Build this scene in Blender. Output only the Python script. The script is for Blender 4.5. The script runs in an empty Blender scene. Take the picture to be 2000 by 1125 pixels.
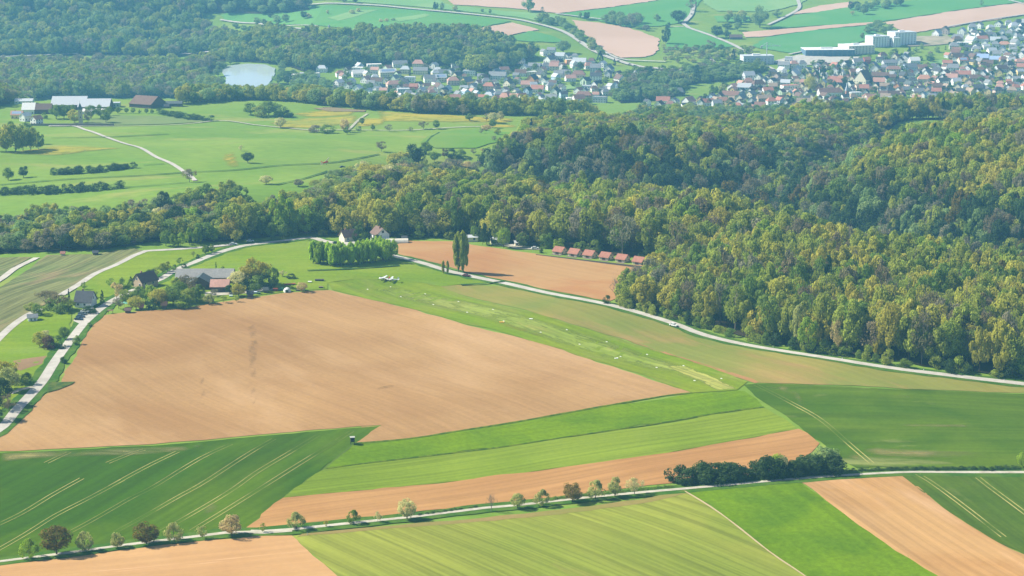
import bpy, math, random
import numpy as np
from mathutils import Vector, Matrix

scene = bpy.context.scene
# ------------------------------------------------------------------ camera
CAMZ = 220.0
PITCH = math.radians(13.06)
FPX = 3600.0                       # focal length in pixels of a 2000 px wide frame
cam_data = bpy.data.cameras.new("camera")
cam_data.sensor_width = 36.0
cam_data.lens = FPX / 2000.0 * 36.0
cam_data.clip_start = 1.0
cam_data.clip_end = 30000.0
cam = bpy.data.objects.new("camera", cam_data)
scene.collection.objects.link(cam)
cam.location = (0, 0, CAMZ)
cam.rotation_euler = (math.radians(90) - PITCH, 0, 0)
scene.camera = cam

# ------------------------------------------------------------------ light
S = Vector((-0.9725, 0.233, 0)) * math.cos(math.radians(40)) + Vector((0, 0, math.sin(math.radians(40))))
world = bpy.data.worlds.new("World")
scene.world = world
world.use_nodes = True
wn = world.node_tree
bg = wn.nodes["Background"]
sky = wn.nodes.new("ShaderNodeTexSky")
sky.sky_type = 'NISHITA'
sky.sun_disc = False
sky.sun_elevation = math.radians(40)
sky.sun_rotation = math.atan2(S.x, S.y)
sky.altitude = 300
wn.links.new(sky.outputs[0], bg.inputs[0])
bg.inputs[1].default_value = 0.075
sun_data = bpy.data.lights.new("sun", 'SUN')
sun_data.energy = 5.0
sun_data.angle = math.radians(0.5)
sun_data.color = (1.0, 0.935, 0.80)
sun = bpy.data.objects.new("sun", sun_data)
scene.collection.objects.link(sun)
sun.rotation_euler = S.to_track_quat('Z', 'Y').to_euler()
vs = scene.view_settings
vs.view_transform = 'Standard'
vs.look = 'None'
vs.gamma = 1.0
vs.exposure = 0.97
vs.use_curve_mapping = False
cy = scene.cycles
cy.max_bounces = 5
cy.diffuse_bounces = 2
cy.glossy_bounces = 2
cy.transmission_bounces = 2
cy.transparent_max_bounces = 12
cy.volume_bounces = 1
cy.use_denoising = True

# ------------------------------------------------------------------ terrain
def sst(a, b, t):
    t = np.clip((t - a) / (b - a), 0, 1)
    return t * t * (3 - 2 * t)

def seg_d(x, y, pts):
    d = np.full(np.shape(x), 1e9)
    for (x0, y0), (x1, y1) in zip(pts[:-1], pts[1:]):
        dx, dy = x1 - x0, y1 - y0
        t = np.clip(((x - x0) * dx + (y - y0) * dy) / (dx * dx + dy * dy), 0, 1)
        d = np.minimum(d, np.hypot(x - x0 - t * dx, y - y0 - t * dy))
    return d

RAV = [(600, 900), (420, 960), (300, 1075), (190, 1250), (80, 1360), (-20, 1420)]
RAV2 = [(150, 1310), (215, 1440), (290, 1570), (420, 1690)]
def H(x, y):
    x = np.asarray(x, float); y = np.asarray(y, float)
    P = -25 * sst(1150, 1850, y)
    P = P + 1.1 * np.sin(x * 0.034 + y * 0.011 + 1.0) * np.sin(y * 0.027 + 0.4) \
          + 0.9 * np.sin(x * 0.017 - y * 0.041)
    P = P - 14 * sst(-200, -420, x) * sst(900, 1050, y) * (1 - sst(1250, 1500, y))
    V = -85 + 0.09 * np.clip(y - 2450, 0, 3000) * sst(-560, -300, x)
    V = V + 18 * np.exp(-((x + 170) / 200) ** 2 - ((y - 2860) / 130) ** 2)
    V = V + 165 * sst(2990, 3500, y) * (1 - sst(-520, -330, x))
    e = np.where(x > 0, 1, 1) * 130 * sst(0, 120, x)
    t = sst(1900, 2260, y + e)
    h = P * (1 - t) + V * t
    h = h - 52 * np.exp(-(seg_d(x, y, RAV) / 78) ** 2) - 36 * np.exp(-(seg_d(x, y, RAV2) / 62) ** 2)
    h = h - 17 * np.exp(-((y - 1178) / 42) ** 2) * sst(120, 20, x) * sst(-520, -420, x)
    h = h - 9 * np.exp(-((x - 240) / 200) ** 2 - ((y - 1700) / 150) ** 2)
    h = h + 14 * np.exp(-((x - 430) / 170) ** 2 - ((y - 1380) / 190) ** 2)
    return h

def ray(u, v):
    a, b = (u - 1000.0) / FPX, (562.5 - v) / FPX
    return np.array([a, math.cos(PITCH) + b * math.sin(PITCH), -math.sin(PITCH) + b * math.cos(PITCH)])

_cache = {}
def pix(u, v):
    """point of the terrain seen at pixel (u, v) of the 2000 x 1125 photograph"""
    k = (round(u, 2), round(v, 2))
    if k in _cache: return _cache[k]
    d = ray(u, v)
    ts = np.concatenate([np.arange(300, 4200, 4.0), np.arange(4200, 12000, 40.0)])
    X, Y, Z = d[0] * ts, d[1] * ts, CAMZ + d[2] * ts
    g = Z - H(X, Y)
    i = np.argmax(g < 0)
    if g[i] >= 0: i = len(ts) - 1
    a, b = g[i - 1], g[i]
    t = ts[i - 1] + (ts[i] - ts[i - 1]) * a / (a - b) if a > 0 > b else ts[i]
    r = (float(d[0] * t), float(d[1] * t))
    _cache[k] = r
    return r
def P3(u, v):
    x, y = pix(u, v)
    return (x, y, float(H(x, y)))
def mpp(y):                            # photo pixels per metre at depth y
    return FPX / y / 1.03
# ------------------------------------------------------------------ object helpers
C = scene.collection
SG = -1.0
def tag(o, label=None, cat=None, group=None, kind=None):
    if label:
        if len(label.split()) > 16: label = label.replace(" from left", "").replace("such", "").replace("  ", " ") if False else " ".join([w_ for w_ in label.split() if w_ not in ("the", "a", "an")])
        if len(label.split()) > 16: label = " ".join([w_ for w_ in label.split() if w_ not in ("such", "part", "of")])
        o["label"] = label
    if cat: o["category"] = cat
    if group: o["group"] = group
    if kind: o["kind"] = kind
    return o
def thing(name, loc, label, cat, rz=0.0, group=None):
    o = bpy.data.objects.new(name, None)
    o.empty_display_size = 0.5
    C.objects.link(o)
    o.location = loc
    o.rotation_euler = (0, 0, rz)
    return tag(o, label, cat, group)
def link(name, me, parent=None):
    o = bpy.data.objects.new(name, me)
    C.objects.link(o)
    if parent is not None: o.parent = parent
    return o
def mesh_np(name, V, F, mats=(), mi=None, smooth=False):
    """V (n,3), F list of index tuples or an (m,k) array"""
    me = bpy.data.meshes.new(name)
    if isinstance(F, np.ndarray):
        m, k = F.shape
        me.vertices.add(len(V)); me.vertices.foreach_set("co", np.asarray(V, np.float32).ravel())
        me.loops.add(m * k); me.loops.foreach_set("vertex_index", F.astype(np.int32).ravel())
        me.polygons.add(m); me.polygons.foreach_set("loop_start", np.arange(0, m * k, k, dtype=np.int32))
        me.polygons.foreach_set("loop_total", np.full(m, k, np.int32))
        me.update(calc_edges=True)
    else:
        me.from_pydata([tuple(v) for v in V], [], F)
    for mt in mats: me.materials.append(mt)
    if mi is not None: me.polygons.foreach_set("material_index", np.asarray(mi, np.int32))
    if smooth: me.polygons.foreach_set("use_smooth", np.ones(len(me.polygons), bool))
    me.update()
    return me
class MB:
    """collects simple solids into one mesh"""
    def __init__(s): s.V = []; s.F = []; s.M = []
    def add(s, V, F, m=0):
        n = len(s.V); s.V += [tuple(v) for v in V]; s.F += [tuple(i + n for i in f) for f in F]; s.M += [m] * len(F)
        return s
    def box(s, x0, x1, y0, y1, z0, z1, m=0):
        return s.add([(x0, y0, z0), (x1, y0, z0), (x1, y1, z0), (x0, y1, z0), (x0, y0, z1), (x1, y0, z1), (x1, y1, z1), (x0, y1, z1)],
                     [(0, 3, 2, 1), (4, 5, 6, 7), (0, 1, 5, 4), (1, 2, 6, 5), (2, 3, 7, 6), (3, 0, 4, 7)], m)
    def tube(s, a, b, r0, r1=None, n=6, m=0):
        r1 = r0 if r1 is None else r1
        a = Vector(a); b = Vector(b); d = (b - a).normalized()
        u = d.orthogonal().normalized(); w = d.cross(u)
        V = [a + (u * math.cos(t) + w * math.sin(t)) * r0 for t in [2 * math.pi * i / n for i in range(n)]]
        V += [b + (u * math.cos(t) + w * math.sin(t)) * r1 for t in [2 * math.pi * i / n for i in range(n)]]
        F = [(i, (i + 1) % n, n + (i + 1) % n, n + i) for i in range(n)] + [tuple(range(n))[::-1], tuple(range(n, 2 * n))]
        return s.add(V, F, m)
    def build(s, name, mats, parent=None, smooth=False):
        me = mesh_np(name, s.V, s.F, mats if isinstance(mats, (list, tuple)) else [mats], s.M, smooth)
        return link(name, me, parent)

# ------------------------------------------------------------------ materials
class NT:
    def __init__(s, name):
        s.m = bpy.data.materials.new(name); s.m.use_nodes = True
        s.t = s.m.node_tree; s.b = s.t.nodes["Principled BSDF"]
        s.b.inputs["Roughness"].default_value = 0.9
        s.b.inputs["Specular IOR Level"].default_value = 0.15
    def n(s, ty, **kw):
        nd = s.t.nodes.new(ty)
        for k, v in kw.items(): setattr(nd, k, v)
        return nd
    def l(s, a, b): s.t.links.new(a, b)
    def math(s, op, a, b=None, clamp=False):
        nd = s.n("ShaderNodeMath", operation=op, use_clamp=clamp)
        for i, q in enumerate((a, b)):
            if q is None: continue
            if isinstance(q, (int, float)): nd.inputs[i].default_value = q
            else: s.l(q, nd.inputs[i])
        return nd.outputs[0]
    def rng(s, x, a, b, c=0.0, d=1.0):
        nd = s.n("ShaderNodeMapRange"); s.l(x, nd.inputs[0])
        for i, q in zip((1, 2, 3, 4), (a, b, c, d)): nd.inputs[i].default_value = q
        return nd.outputs[0]
    def mix(s, f, a, b, mode='MIX'):
        nd = s.n("ShaderNodeMix", data_type='RGBA', blend_type=mode)
        for i, q in ((0, f), (6, a), (7, b)):
            if isinstance(q, (int, float)): nd.inputs[i].default_value = q
            elif isinstance(q, tuple): nd.inputs[i].default_value = (*q[:3], 1)
            else: s.l(q, nd.inputs[i])
        return nd.outputs[2]
    def pos(s, ang=0.0):
        g = s.n("ShaderNodeNewGeometry")
        if ang == 0: return g.outputs["Position"]
        r = s.n("ShaderNodeVectorRotate", rotation_type='Z_AXIS'); s.l(g.outputs["Position"], r.inputs[0])
        r.inputs["Angle"].default_value = ang * SG
        return r.outputs[0]
    def noise(s, p, sx, sy=None, detail=3.0, rough=0.55, off=0.0, dist=0.0):
        mp = s.n("ShaderNodeMapping"); s.l(p, mp.inputs[0])
        mp.inputs["Scale"].default_value = (sx, sx if sy is None else sy, 0.0)
        mp.inputs["Location"].default_value = (off, off * 0.7, 0)
        t = s.n("ShaderNodeTexNoise", noise_dimensions='2D'); s.l(mp.outputs[0], t.inputs["Vector"])
        t.inputs["Scale"].default_value = 1.0; t.inputs["Detail"].default_value = detail
        t.inputs["Roughness"].default_value = rough; t.inputs["Distortion"].default_value = dist
        return t.outputs["Fac"]
    def col(s, c):
        if isinstance(c, tuple): s.b.inputs["Base Color"].default_value = (*c[:3], 1)
        else: s.l(c, s.b.inputs["Base Color"])
        return s

def mul(c, k): return tuple(min(1, q * k) for q in c)
def plain(name, c, rough=0.8, var=0.12, scale=0.6):
    t = NT(name); n = t.noise(t.pos(), scale, detail=3)
    t.col(t.mix(n, mul(c, 1 - var), mul(c, 1 + var))); t.b.inputs["Roughness"].default_value = rough
    return t.m

def ang(a, b):
    p, q = pix(*a), pix(*b)
    return math.atan2(q[1] - p[1], q[0] - p[0])

def field_mat(name, c1, c2, a=0.0, rows=(), blot=(0.012, 0.35, 0.65), c3=None, c3s=(0.02, 0.55, 0.7), tram=None,
              fine=0.10, soft=False, softk=0.5, bump=0.0):
    """c1/c2 mixed by broad blotches; rows = [(wavelength, amount, stretch)] striations along direction a;
    c3 = patches of a third colour; tram = (spacing, colour, mask_lo) wheel-track pairs"""
    t = NT(name); p = t.pos(a if a else 1e-6)
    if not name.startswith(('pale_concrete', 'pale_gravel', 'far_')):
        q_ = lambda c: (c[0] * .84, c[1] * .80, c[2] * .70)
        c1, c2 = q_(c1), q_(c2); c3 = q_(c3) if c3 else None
    off = sum(ord(ch) for ch in name) * 1.7
    b = t.rng(t.noise(p, blot[0], detail=4, off=off, dist=0.4), blot[1], blot[2])
    c = t.mix(b, c1, c2)
    if c3 is not None:
        k = t.rng(t.noise(p, c3s[0] * 0.35, c3s[0], detail=6, rough=0.6, off=off + 40, dist=0.3), c3s[1], c3s[2])
        c = t.mix(k, c, c3)
    for w, am, st in rows:
        n = t.noise(p, 1.0 / (w * st), 1.0 / w, detail=2, off=off + w)
        f = t.rng(n, 0.3, 0.7, 1 - am, 1 + am)
        c = t.mix(1.0, c, t.n_comb(f), 'MULTIPLY')
    n = t.noise(p, 0.45, detail=5, rough=0.75, off=off)
    c = t.mix(1.0, c, t.n_comb(t.rng(n, 0.25, 0.75, 1 - fine, 1 + fine)), 'MULTIPLY')
    if tram:
        sp, tc, lo = tram
        sx = t.n("ShaderNodeSeparateXYZ"); t.l(p, sx.inputs[0])
        wob = t.math('MULTIPLY', t.noise(p, 0.01, off=3), 4.0)
        yy = t.math('ADD', sx.outputs[1], wob)
        fr = t.math('MULTIPLY', t.math('FRACT', t.math('DIVIDE', yy, sp)), sp)
        dd = t.math('ABSOLUTE', t.math('SUBTRACT', t.math('ABSOLUTE', t.math('SUBTRACT', fr, sp / 2)), 0.95))
        ln = t.math('LESS_THAN', dd, 0.28)
        mk = t.rng(t.noise(p, 0.012, 0.05, detail=4, off=off + 9), lo, lo + 0.12)
        c = t.mix(t.math('MULTIPLY', ln, mk), c, tc)
    t.col(c)
    t.b.inputs["Roughness"].default_value = 1.0
    t.b.inputs["Specular IOR Level"].default_value = 0.05
    if soft:
        at = t.n("ShaderNodeAttribute", attribute_name="edge")
        nn = t.noise(p, 0.05, 0.16, detail=6, rough=0.7, off=off + 5)
        kk = t.rng(t.math('MULTIPLY', at.outputs["Fac"], t.rng(nn, 0.25, 0.7)), softk * 0.08, softk)
        tr = t.n("ShaderNodeBsdfTransparent"); mx = t.n("ShaderNodeMixShader")
        t.l(kk, mx.inputs[0]); t.l(tr.outputs[0], mx.inputs[1]); t.l(t.b.outputs[0], mx.inputs[2])
        out = t.t.nodes["Material Output"]; t.l(mx.outputs[0], out.inputs[0])
    return t.m
def _comb(s, f):
    nd = s.n("ShaderNodeCombineColor")
    for i in range(3): s.l(f, nd.inputs[i])
    return nd.outputs[0]
NT.n_comb = _comb

# ------------------------------------------------------------------ ground sheet and draped sheets
def axis(segs):
    r = []
    for a, b, st in segs: r += list(np.arange(a, b, st))
    return np.array(r + [segs[-1][1]])
gx = axis([(-9000, -1300, 300), (-1300, 1300, 10), (1300, 9000, 300)])
gy = axis([(-2000, 400, 100), (400, 2200, 8), (2200, 3800, 16), (3800, 16000, 300)])
GX, GY = np.meshgrid(gx, gy)
GZ = H(GX, GY)
nx, ny = len(gx), len(gy)
idx = np.arange(nx * ny).reshape(ny, nx)
GF = np.stack([idx[:-1, :-1], idx[:-1, 1:], idx[1:, 1:], idx[1:, :-1]], -1).reshape(-1, 4)

def clip_half(poly, ax, c, keep_gt):
    out = []
    n = len(poly)
    for i in range(n):
        a, b = poly[i], poly[(i + 1) % n]
        ia = (a[ax] >= c) if keep_gt else (a[ax] <= c)
        ib = (b[ax] >= c) if keep_gt else (b[ax] <= c)
        if ia: out.append(a)
        if ia != ib:
            t = (c - a[ax]) / (b[ax] - a[ax])
            out.append((a[0] + t * (b[0] - a[0]), a[1] + t * (b[1] - a[1])))
    return out
def edge_dist(x, y, poly):
    return float(seg_d(np.array(x), np.array(y), list(poly) + [poly[0]]))
LAY = [0]
def wobble(pw, a):
    rs = np.random.RandomState(int(abs(pw[0][0] * 7 + pw[0][1])) % 9999); out = []
    for i in range(len(pw)):
        p, q = np.array(pw[i]), np.array(pw[(i + 1) % len(pw)]); d = np.linalg.norm(q - p); out.append(tuple(p))
        if d < 1e-6: continue
        n = np.array([-(q - p)[1], (q - p)[0]]) / d; m = int(min(d / 5.0, 60)); s = 0.0
        for k in range(1, m):
            s = s * 0.7 + rs.normal() * a * 0.6
            out.append(tuple(p + (q - p) * (k + rs.uniform(-.3, .3)) / m + n * s))
    return out
def drape(name, poly, mat, cell=14.0, lift=0.15, soft=0.0, world_pts=False, label=None, kind='structure', extra=None, extra_mat=None, cat=None, wob=0.65):
    pw = list(poly) if world_pts else [pix(u, v) for u, v in poly]
    if wob: pw = wobble(pw, wob)
    LAY[0] += 1
    lift = lift + 0.0022 * LAY[0]
    x0 = min(p[0] for p in pw); x1 = max(p[0] for p in pw)
    y0 = min(p[1] for p in pw); y1 = max(p[1] for p in pw)
    V = []; F = []; key = {}; MI = []
    def vid(p):
        k = (round(p[0], 2), round(p[1], 2))
        if k not in key:
            key[k] = len(V); V.append(k)
        return key[k]
    gy0 = math.floor(y0 / cell)
    for j in range(gy0, math.ceil(y1 / cell)):
        row = clip_half(clip_half(pw, 1, j * cell, True), 1, (j + 1) * cell, False)
        if len(row) < 3: continue
        rx0 = min(p[0] for p in row); rx1 = max(p[0] for p in row)
        for i in range(math.floor(rx0 / cell), math.ceil(rx1 / cell)):
            q = clip_half(clip_half(row, 0, i * cell, True), 0, (i + 1) * cell, False)
            if len(q) < 3: continue
            f = []
            for p in q:
                k = vid(p)
                if k not in f: f.append(k)
            if len(f) >= 3:
                ar = sum(V[f[a]][0] * V[f[(a + 1) % len(f)]][1] - V[f[(a + 1) % len(f)]][0] * V[f[a]][1] for a in range(len(f)))
                if abs(ar) < 0.02: continue
                F.append(tuple(f if ar > 0 else f[::-1])); MI.append(0)
    if extra:
        for rib in extra:
            base = len(V)
            RV, RF = rib
            V += [(v[0], v[1]) for v in RV]; F += [tuple(i + base for i in f) for f in RF]; MI += [1] * len(RF)
    A = np.array(V); Z = H(A[:, 0], A[:, 1]) + lift
    if extra:
        nb = len(key); Z[nb:] += 0.05
    me = mesh_np(name, np.column_stack([A, Z]), F, [mat] + ([extra_mat] if extra_mat else []), MI)
    if soft:
        at = me.attributes.new("edge", 'FLOAT', 'POINT')
        at.data.foreach_set("value", np.array([min(1.0, edge_dist(p[0], p[1], pw) / soft) for p in V], np.float32))
    o = link(name, me)
    return tag(o, label, cat, kind=kind)

def smooth_line(pts, step=6.0):
    P = [np.array(p, float) for p in pts]
    P = [2 * P[0] - P[1]] + P + [2 * P[-1] - P[-2]]
    out = []
    for i in range(1, len(P) - 2):
        p0, p1, p2, p3 = P[i - 1:i + 3]
        n = max(1, int(np.linalg.norm(p2 - p1) / step))
        for k in range(n):
            t = k / n
            out.append(0.5 * ((2 * p1) + (-p0 + p2) * t + (2 * p0 - 5 * p1 + 4 * p2 - p3) * t * t + (-p0 + 3 * p1 - 3 * p2 + p3) * t ** 3))
    out.append(P[-2])
    return np.array(out)
def ribbon_vf(line, off, w):
    T = np.gradient(line, axis=0); T /= np.linalg.norm(T, axis=1)[:, None] + 1e-9
    N = np.column_stack([-T[:, 1], T[:, 0]])
    wv = np.broadcast_to(np.asarray(w, float), (len(line),))
    L = line + N * (off + wv / 2)[:, None]; R = line + N * (off - wv / 2)[:, None]
    n = len(line)
    return [tuple(q) for q in np.vstack([R, L])], [(i, i + 1, n + i + 1, n + i) for i in range(n - 1)]
def road(name, pts, w, mat, lift=0.25, step=6.0, jit=0.0, label=None, world_pts=False, kind='structure'):
    line = smooth_line(pts if world_pts else [pix(u, v) for u, v in pts], step)
    rs = np.random.RandomState(len(pts) * 7 + int(abs(pts[0][0])))
    wv = w * (1 + jit * (rs.rand(len(line)) - 0.5) * 2)
    V, F = ribbon_vf(line, 0.0, wv)
    A = np.array(V); LAY[0] += 1
    Z = H(A[:, 0], A[:, 1]) + lift + 0.0022 * LAY[0]
    me = mesh_np(name, np.column_stack([A, Z]), F, [mat])
    return tag(link(name, me), label, kind=kind)
# ------------------------------------------------------------------ setting: ground, fields, roads, water
SOIL1, SOIL2 = (0.385, 0.225, 0.100), (0.32, 0.17, 0.072)
g = NT("meadow_grass")
p = g.pos()
c = g.mix(g.rng(g.noise(p, 0.006, detail=5, dist=0.6), 0.35, 0.65), (0.125, 0.215, 0.024), (0.175, 0.250, 0.034))
c = g.mix(g.rng(g.noise(p, 0.009, 0.02, detail=6, off=60), 0.58, 0.72), c, (0.22, 0.25, 0.05))
c = g.mix(1.0, c, g.n_comb(g.rng(g.noise(p, 0.08, 0.2, detail=6, rough=0.7), 0.3, 0.7, 0.86, 1.12)), 'MULTIPLY')
g.col(c); g.b.inputs["Roughness"].default_value = 1.0; g.b.inputs["Specular IOR Level"].default_value = 0.05
GRASS = g.m
ground = link("ground", mesh_np("ground", np.column_stack([GX.ravel(), GY.ravel(), GZ.ravel()]), GF, [GRASS], smooth=True))
tag(ground, kind='structure')

def F(name, poly, mat, **kw): return drape(name, poly, mat, **kw)
# tracks painted by wheels: ribbons inside the field's own mesh
def tracks(lst, gauge=0.95, w=0.5):
    r = []
    for pts in lst:
        ln = smooth_line([pix(*q) for q in pts], 5.0)
        for s_ in (-1, 1): r.append(ribbon_vf(ln, s_ * gauge, w))
    return r
TRK = field_mat("wheel_track_soil", (0.10, 0.16, 0.02), (0.40, 0.38, 0.15), blot=(0.03, 0.34, 0.62), fine=0.2)
a1 = ang((500, 640), (900, 790))
m_big = field_mat("ploughed_soil", (0.400, 0.250, 0.120), (0.325, 0.190, 0.086), a=a1, rows=[(2.2, 0.055, 40), (6, 0.03, 40)], blot=(0.011, 0.36, 0.66),
                  c3=(0.49, 0.325, 0.185), c3s=(0.016, 0.5, 0.8), fine=0.09)
F("field", [(-60, 884), (-50, 868), (20, 836), (60, 797), (90, 770), (112, 762), (150, 690), (180, 640), (198, 617), (240, 611), (290, 607), (350, 603), (410, 593), (470, 584),
   (520, 578), (560, 572), (620, 568), (645, 567), (700, 580), (750, 591), (800, 603), (850, 617), (900, 632), (950, 645), (1000, 656), (1050, 668),
   (1100, 684), (1150, 701), (1200, 717), (1250, 734), (1300, 751), (1352, 768), (1300, 773), (1250, 782), (1200, 790), (1150, 799), (1100, 808), (1050, 817),
   (1000, 826), (900, 842), (800, 857), (720, 865), (692, 867), (745, 831), (700, 833), (600, 841), (500, 850), (400, 860), (300, 868), (160, 875), (60, 880)], m_big, cell=10)
m_dk = field_mat("winter_wheat", (0.042, 0.104, 0.001), (0.082, 0.152, 0.003), a=ang((137, 1040), (451, 868)), rows=[(4, 0.14, 30)], blot=(0.012, 0.4, 0.66), fine=0.12)
trk2 = tracks([[(-20, 1033), (43, 1003), (99, 969), (160, 935)], [(-10, 1078), (51, 1043), (109, 1007), (177, 972), (240, 938)], [(137, 1040), (246, 979), (304, 949), (395, 894), (451, 868)],
    [(225, 1040), (334, 979), (405, 939), (500, 878), (535, 858)], [(312, 1040), (443, 964), (500, 924), (560, 888), (621, 851)], [(375, 1037), (500, 960), (594, 901), (687, 843)],
    [(215, 951), (279, 916), (347, 883)], [(90, 905), (115, 893), (135, 884)], [(210, 905), (260, 885), (282, 879)]], w=0.34)
F("field", [(-60, 887), (0, 885), (160, 878), (300, 871), (400, 863), (500, 853), (600, 844), (700, 836), (741, 833), (690, 868), (650, 900), (600, 935), (560, 968), (520, 1000), (478, 1034),
   (430, 1037), (300, 1054), (200, 1068), (100, 1081), (0, 1094), (-60, 1102)], m_dk, cell=10, extra=trk2, extra_mat=TRK)
strip = field_mat("headland_grass", (0.075, 0.15, 0.018), (0.13, 0.20, 0.03), a=ang((500, 1010), (690, 868)), rows=[(1.5, 0.2, 40)])
F("field_margin", [(690, 868), (650, 900), (600, 935), (560, 968), (520, 1000), (478, 1034), (500, 1036), (553, 973), (590, 945), (637, 916), (672, 886), (694, 869)], strip)
m_bg = field_mat("lush_grass", (0.150, 0.255, 0.002), (0.105, 0.200, 0.002), blot=(0.03, 0.4, 0.65), fine=0.22, rows=[(3, .08, 20)], a=ang((700, 880), (1400, 780)))
F("field", [(692, 868), (672, 886), (637, 915), (728, 903), (855, 888), (1000, 870), (1212, 838), (1400, 807), (1490, 796), (1478, 780), (1455, 765), (1440, 763), (1352, 769), (1200, 791), (1000, 827), (800, 858)], m_bg, cell=10)
m_md = field_mat("young_corn", (0.195, 0.275, 0.026), (0.150, 0.230, 0.016), a=ang((700, 930), (1400, 830)), rows=[(1.8, 0.14, 50), (6, 0.06, 50)], c3=(0.20, 0.21, 0.05), c3s=(0.02, 0.6, 0.8))
F("field", [(635, 917), (728, 905), (855, 890), (1000, 872), (1212, 840), (1400, 809), (1492, 797), (1520, 812), (1558, 839), (1500, 849), (1304, 885), (1152, 906), (1000, 926), (728, 957), (553, 973), (590, 946)], m_md, cell=10)
bord = field_mat("grass_border", (0.13, 0.19, 0.01), (0.05, 0.11, 0.01), blot=(0.3, 0.4, 0.6))
road("field_margin", [(637, 916), (728, 904), (855, 889), (1000, 871), (1212, 839), (1400, 808), (1492, 796)], 1.1, bord, jit=0.3)
road("field_margin", [(692, 867), (800, 857.5), (900, 842), (1000, 826.5), (1100, 808.5), (1200, 790.5), (1300, 773.5), (1352, 768)], 1.3, bord, jit=0.3)
m_so2 = field_mat("harrowed_soil", (0.43, 0.245, 0.105), (0.37, 0.20, 0.082), a=ang((700, 990), (1400, 880)), rows=[(2.2, 0.10, 50), (6, 0.07, 40)], fine=0.06)
F("field", [(553, 973), (728, 957), (1000, 926), (1152, 906), (1304, 885), (1500, 849), (1560, 838), (1585, 850), (1601, 866), (1585, 884), (1500, 925), (1400, 937), (1329, 943), (1200, 957), (1071, 973), (946, 988), (779, 1004), (640, 1020), (560, 1028), (474, 1036), (510, 1005)], m_so2, cell=10)
a7 = ang((1000, 580), (1470, 745))
m_sp = field_mat("thin_seedlings", (0.265, 0.245, 0.065), (0.195, 0.235, 0.050), a=a7, rows=[(3, 0.06, 40), (14, 0.05, 12)], blot=(0.012, 0.38, 0.62), c3=(0.34, 0.235, 0.095), c3s=(0.03, 0.54, 0.75), fine=0.07)
F("field", [(850, 559), (920, 556), (975, 559), (1010, 566), (1175, 598), (1250, 617), (1325, 641), (1375, 660), (1500, 687), (1650, 711), (1750, 727), (1875, 742), (2000, 757), (2080, 767),
   (2080, 775), (2000, 768), (1750, 759), (1600, 752), (1475, 748), (1400, 722), (1300, 690), (1200, 658), (1100, 628), (1000, 600), (900, 576)], m_sp, cell=10)
F("field_margin", [(1230, 668), (1300, 688), (1400, 719), (1482, 747), (1475, 749), (1400, 724), (1300, 692)], field_mat("bare_strip", SOIL1, SOIL2))
a6 = ang((1600, 800), (2000, 812))
m_dr = field_mat("wheat_patchy", (0.056, 0.118, 0.003), (0.098, 0.165, 0.008), a=a6, rows=[(4, 0.12, 30)], blot=(0.014, 0.4, 0.62), c3=(0.20, 0.24, 0.075), c3s=(0.05, 0.60, 0.74), fine=0.12)
trk6 = tracks([[(1475, 752), (1500, 764), (1544, 787), (1590, 812), (1625, 838), (1670, 878), (1703, 906)], [(1495, 757), (1530, 762)]])
F("field", [(1452, 752), (1478, 750), (1600, 754), (1750, 761), (2000, 770), (2080, 777), (2080, 916), (2000, 915), (1750, 913), (1672, 914), (1625, 885), (1601, 862), (1560, 832), (1525, 806), (1490, 785)], m_dr, cell=10, extra=trk6, extra_mat=TRK)
pale = field_mat("thin_patch", (0.36, 0.31, 0.13), (0.22, 0.24, 0.09), a=a6, rows=[(2, 0.2, 20)], soft=True, softk=0.9)
for q in ([(1505, 752), (1540, 750), (1580, 785), (1600, 822), (1570, 800), (1535, 772)], [(1690, 872), (1800, 878), (1990, 884), (1990, 892), (1800, 896), (1690, 890), (1680, 880)],
          [(1645, 884), (1680, 884), (1690, 900), (1655, 902)], [(1700, 770), (1800, 774), (1790, 782), (1690, 776)], [(1720, 824), (1900, 830), (1890, 838), (1720, 832)],
          [(1855, 948), (1880, 945), (1950, 1000), (1935, 1008), (1890, 985)], [(1775, 928), (1860, 936), (1960, 938), (1960, 944), (1800, 942)],
          [(0, 885), (120, 880), (330, 872), (430, 868), (360, 884), (240, 893), (60, 898), (0, 905)], 
          [(395, 990), (450, 965), (470, 962), (430, 1000), (390, 1010)], [(375, 1035), (412, 1024), (420, 1036), (392, 1042)],
          [(160, 895), (260, 882), (262, 886), (170, 900)]):
    drape("thin_crop", q, pale, cell=5, lift=0.20, soft=5.0)
damp = field_mat("damp_soil", (0.335, 0.215, 0.108), (0.37, 0.235, 0.118), a=a1, rows=[(1.5, 0.2, 10)], soft=True, softk=1.1)
for q in ([(385, 735), (398, 730), (402, 790), (392, 800)], [(480, 640), (498, 632), (505, 700), (500, 790), (488, 795)], 
          [(730, 758), (770, 750), (775, 756), (740, 764)]):
    drape("damp_patch", q, damp, cell=3, lift=0.20, soft=2.5)
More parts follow.
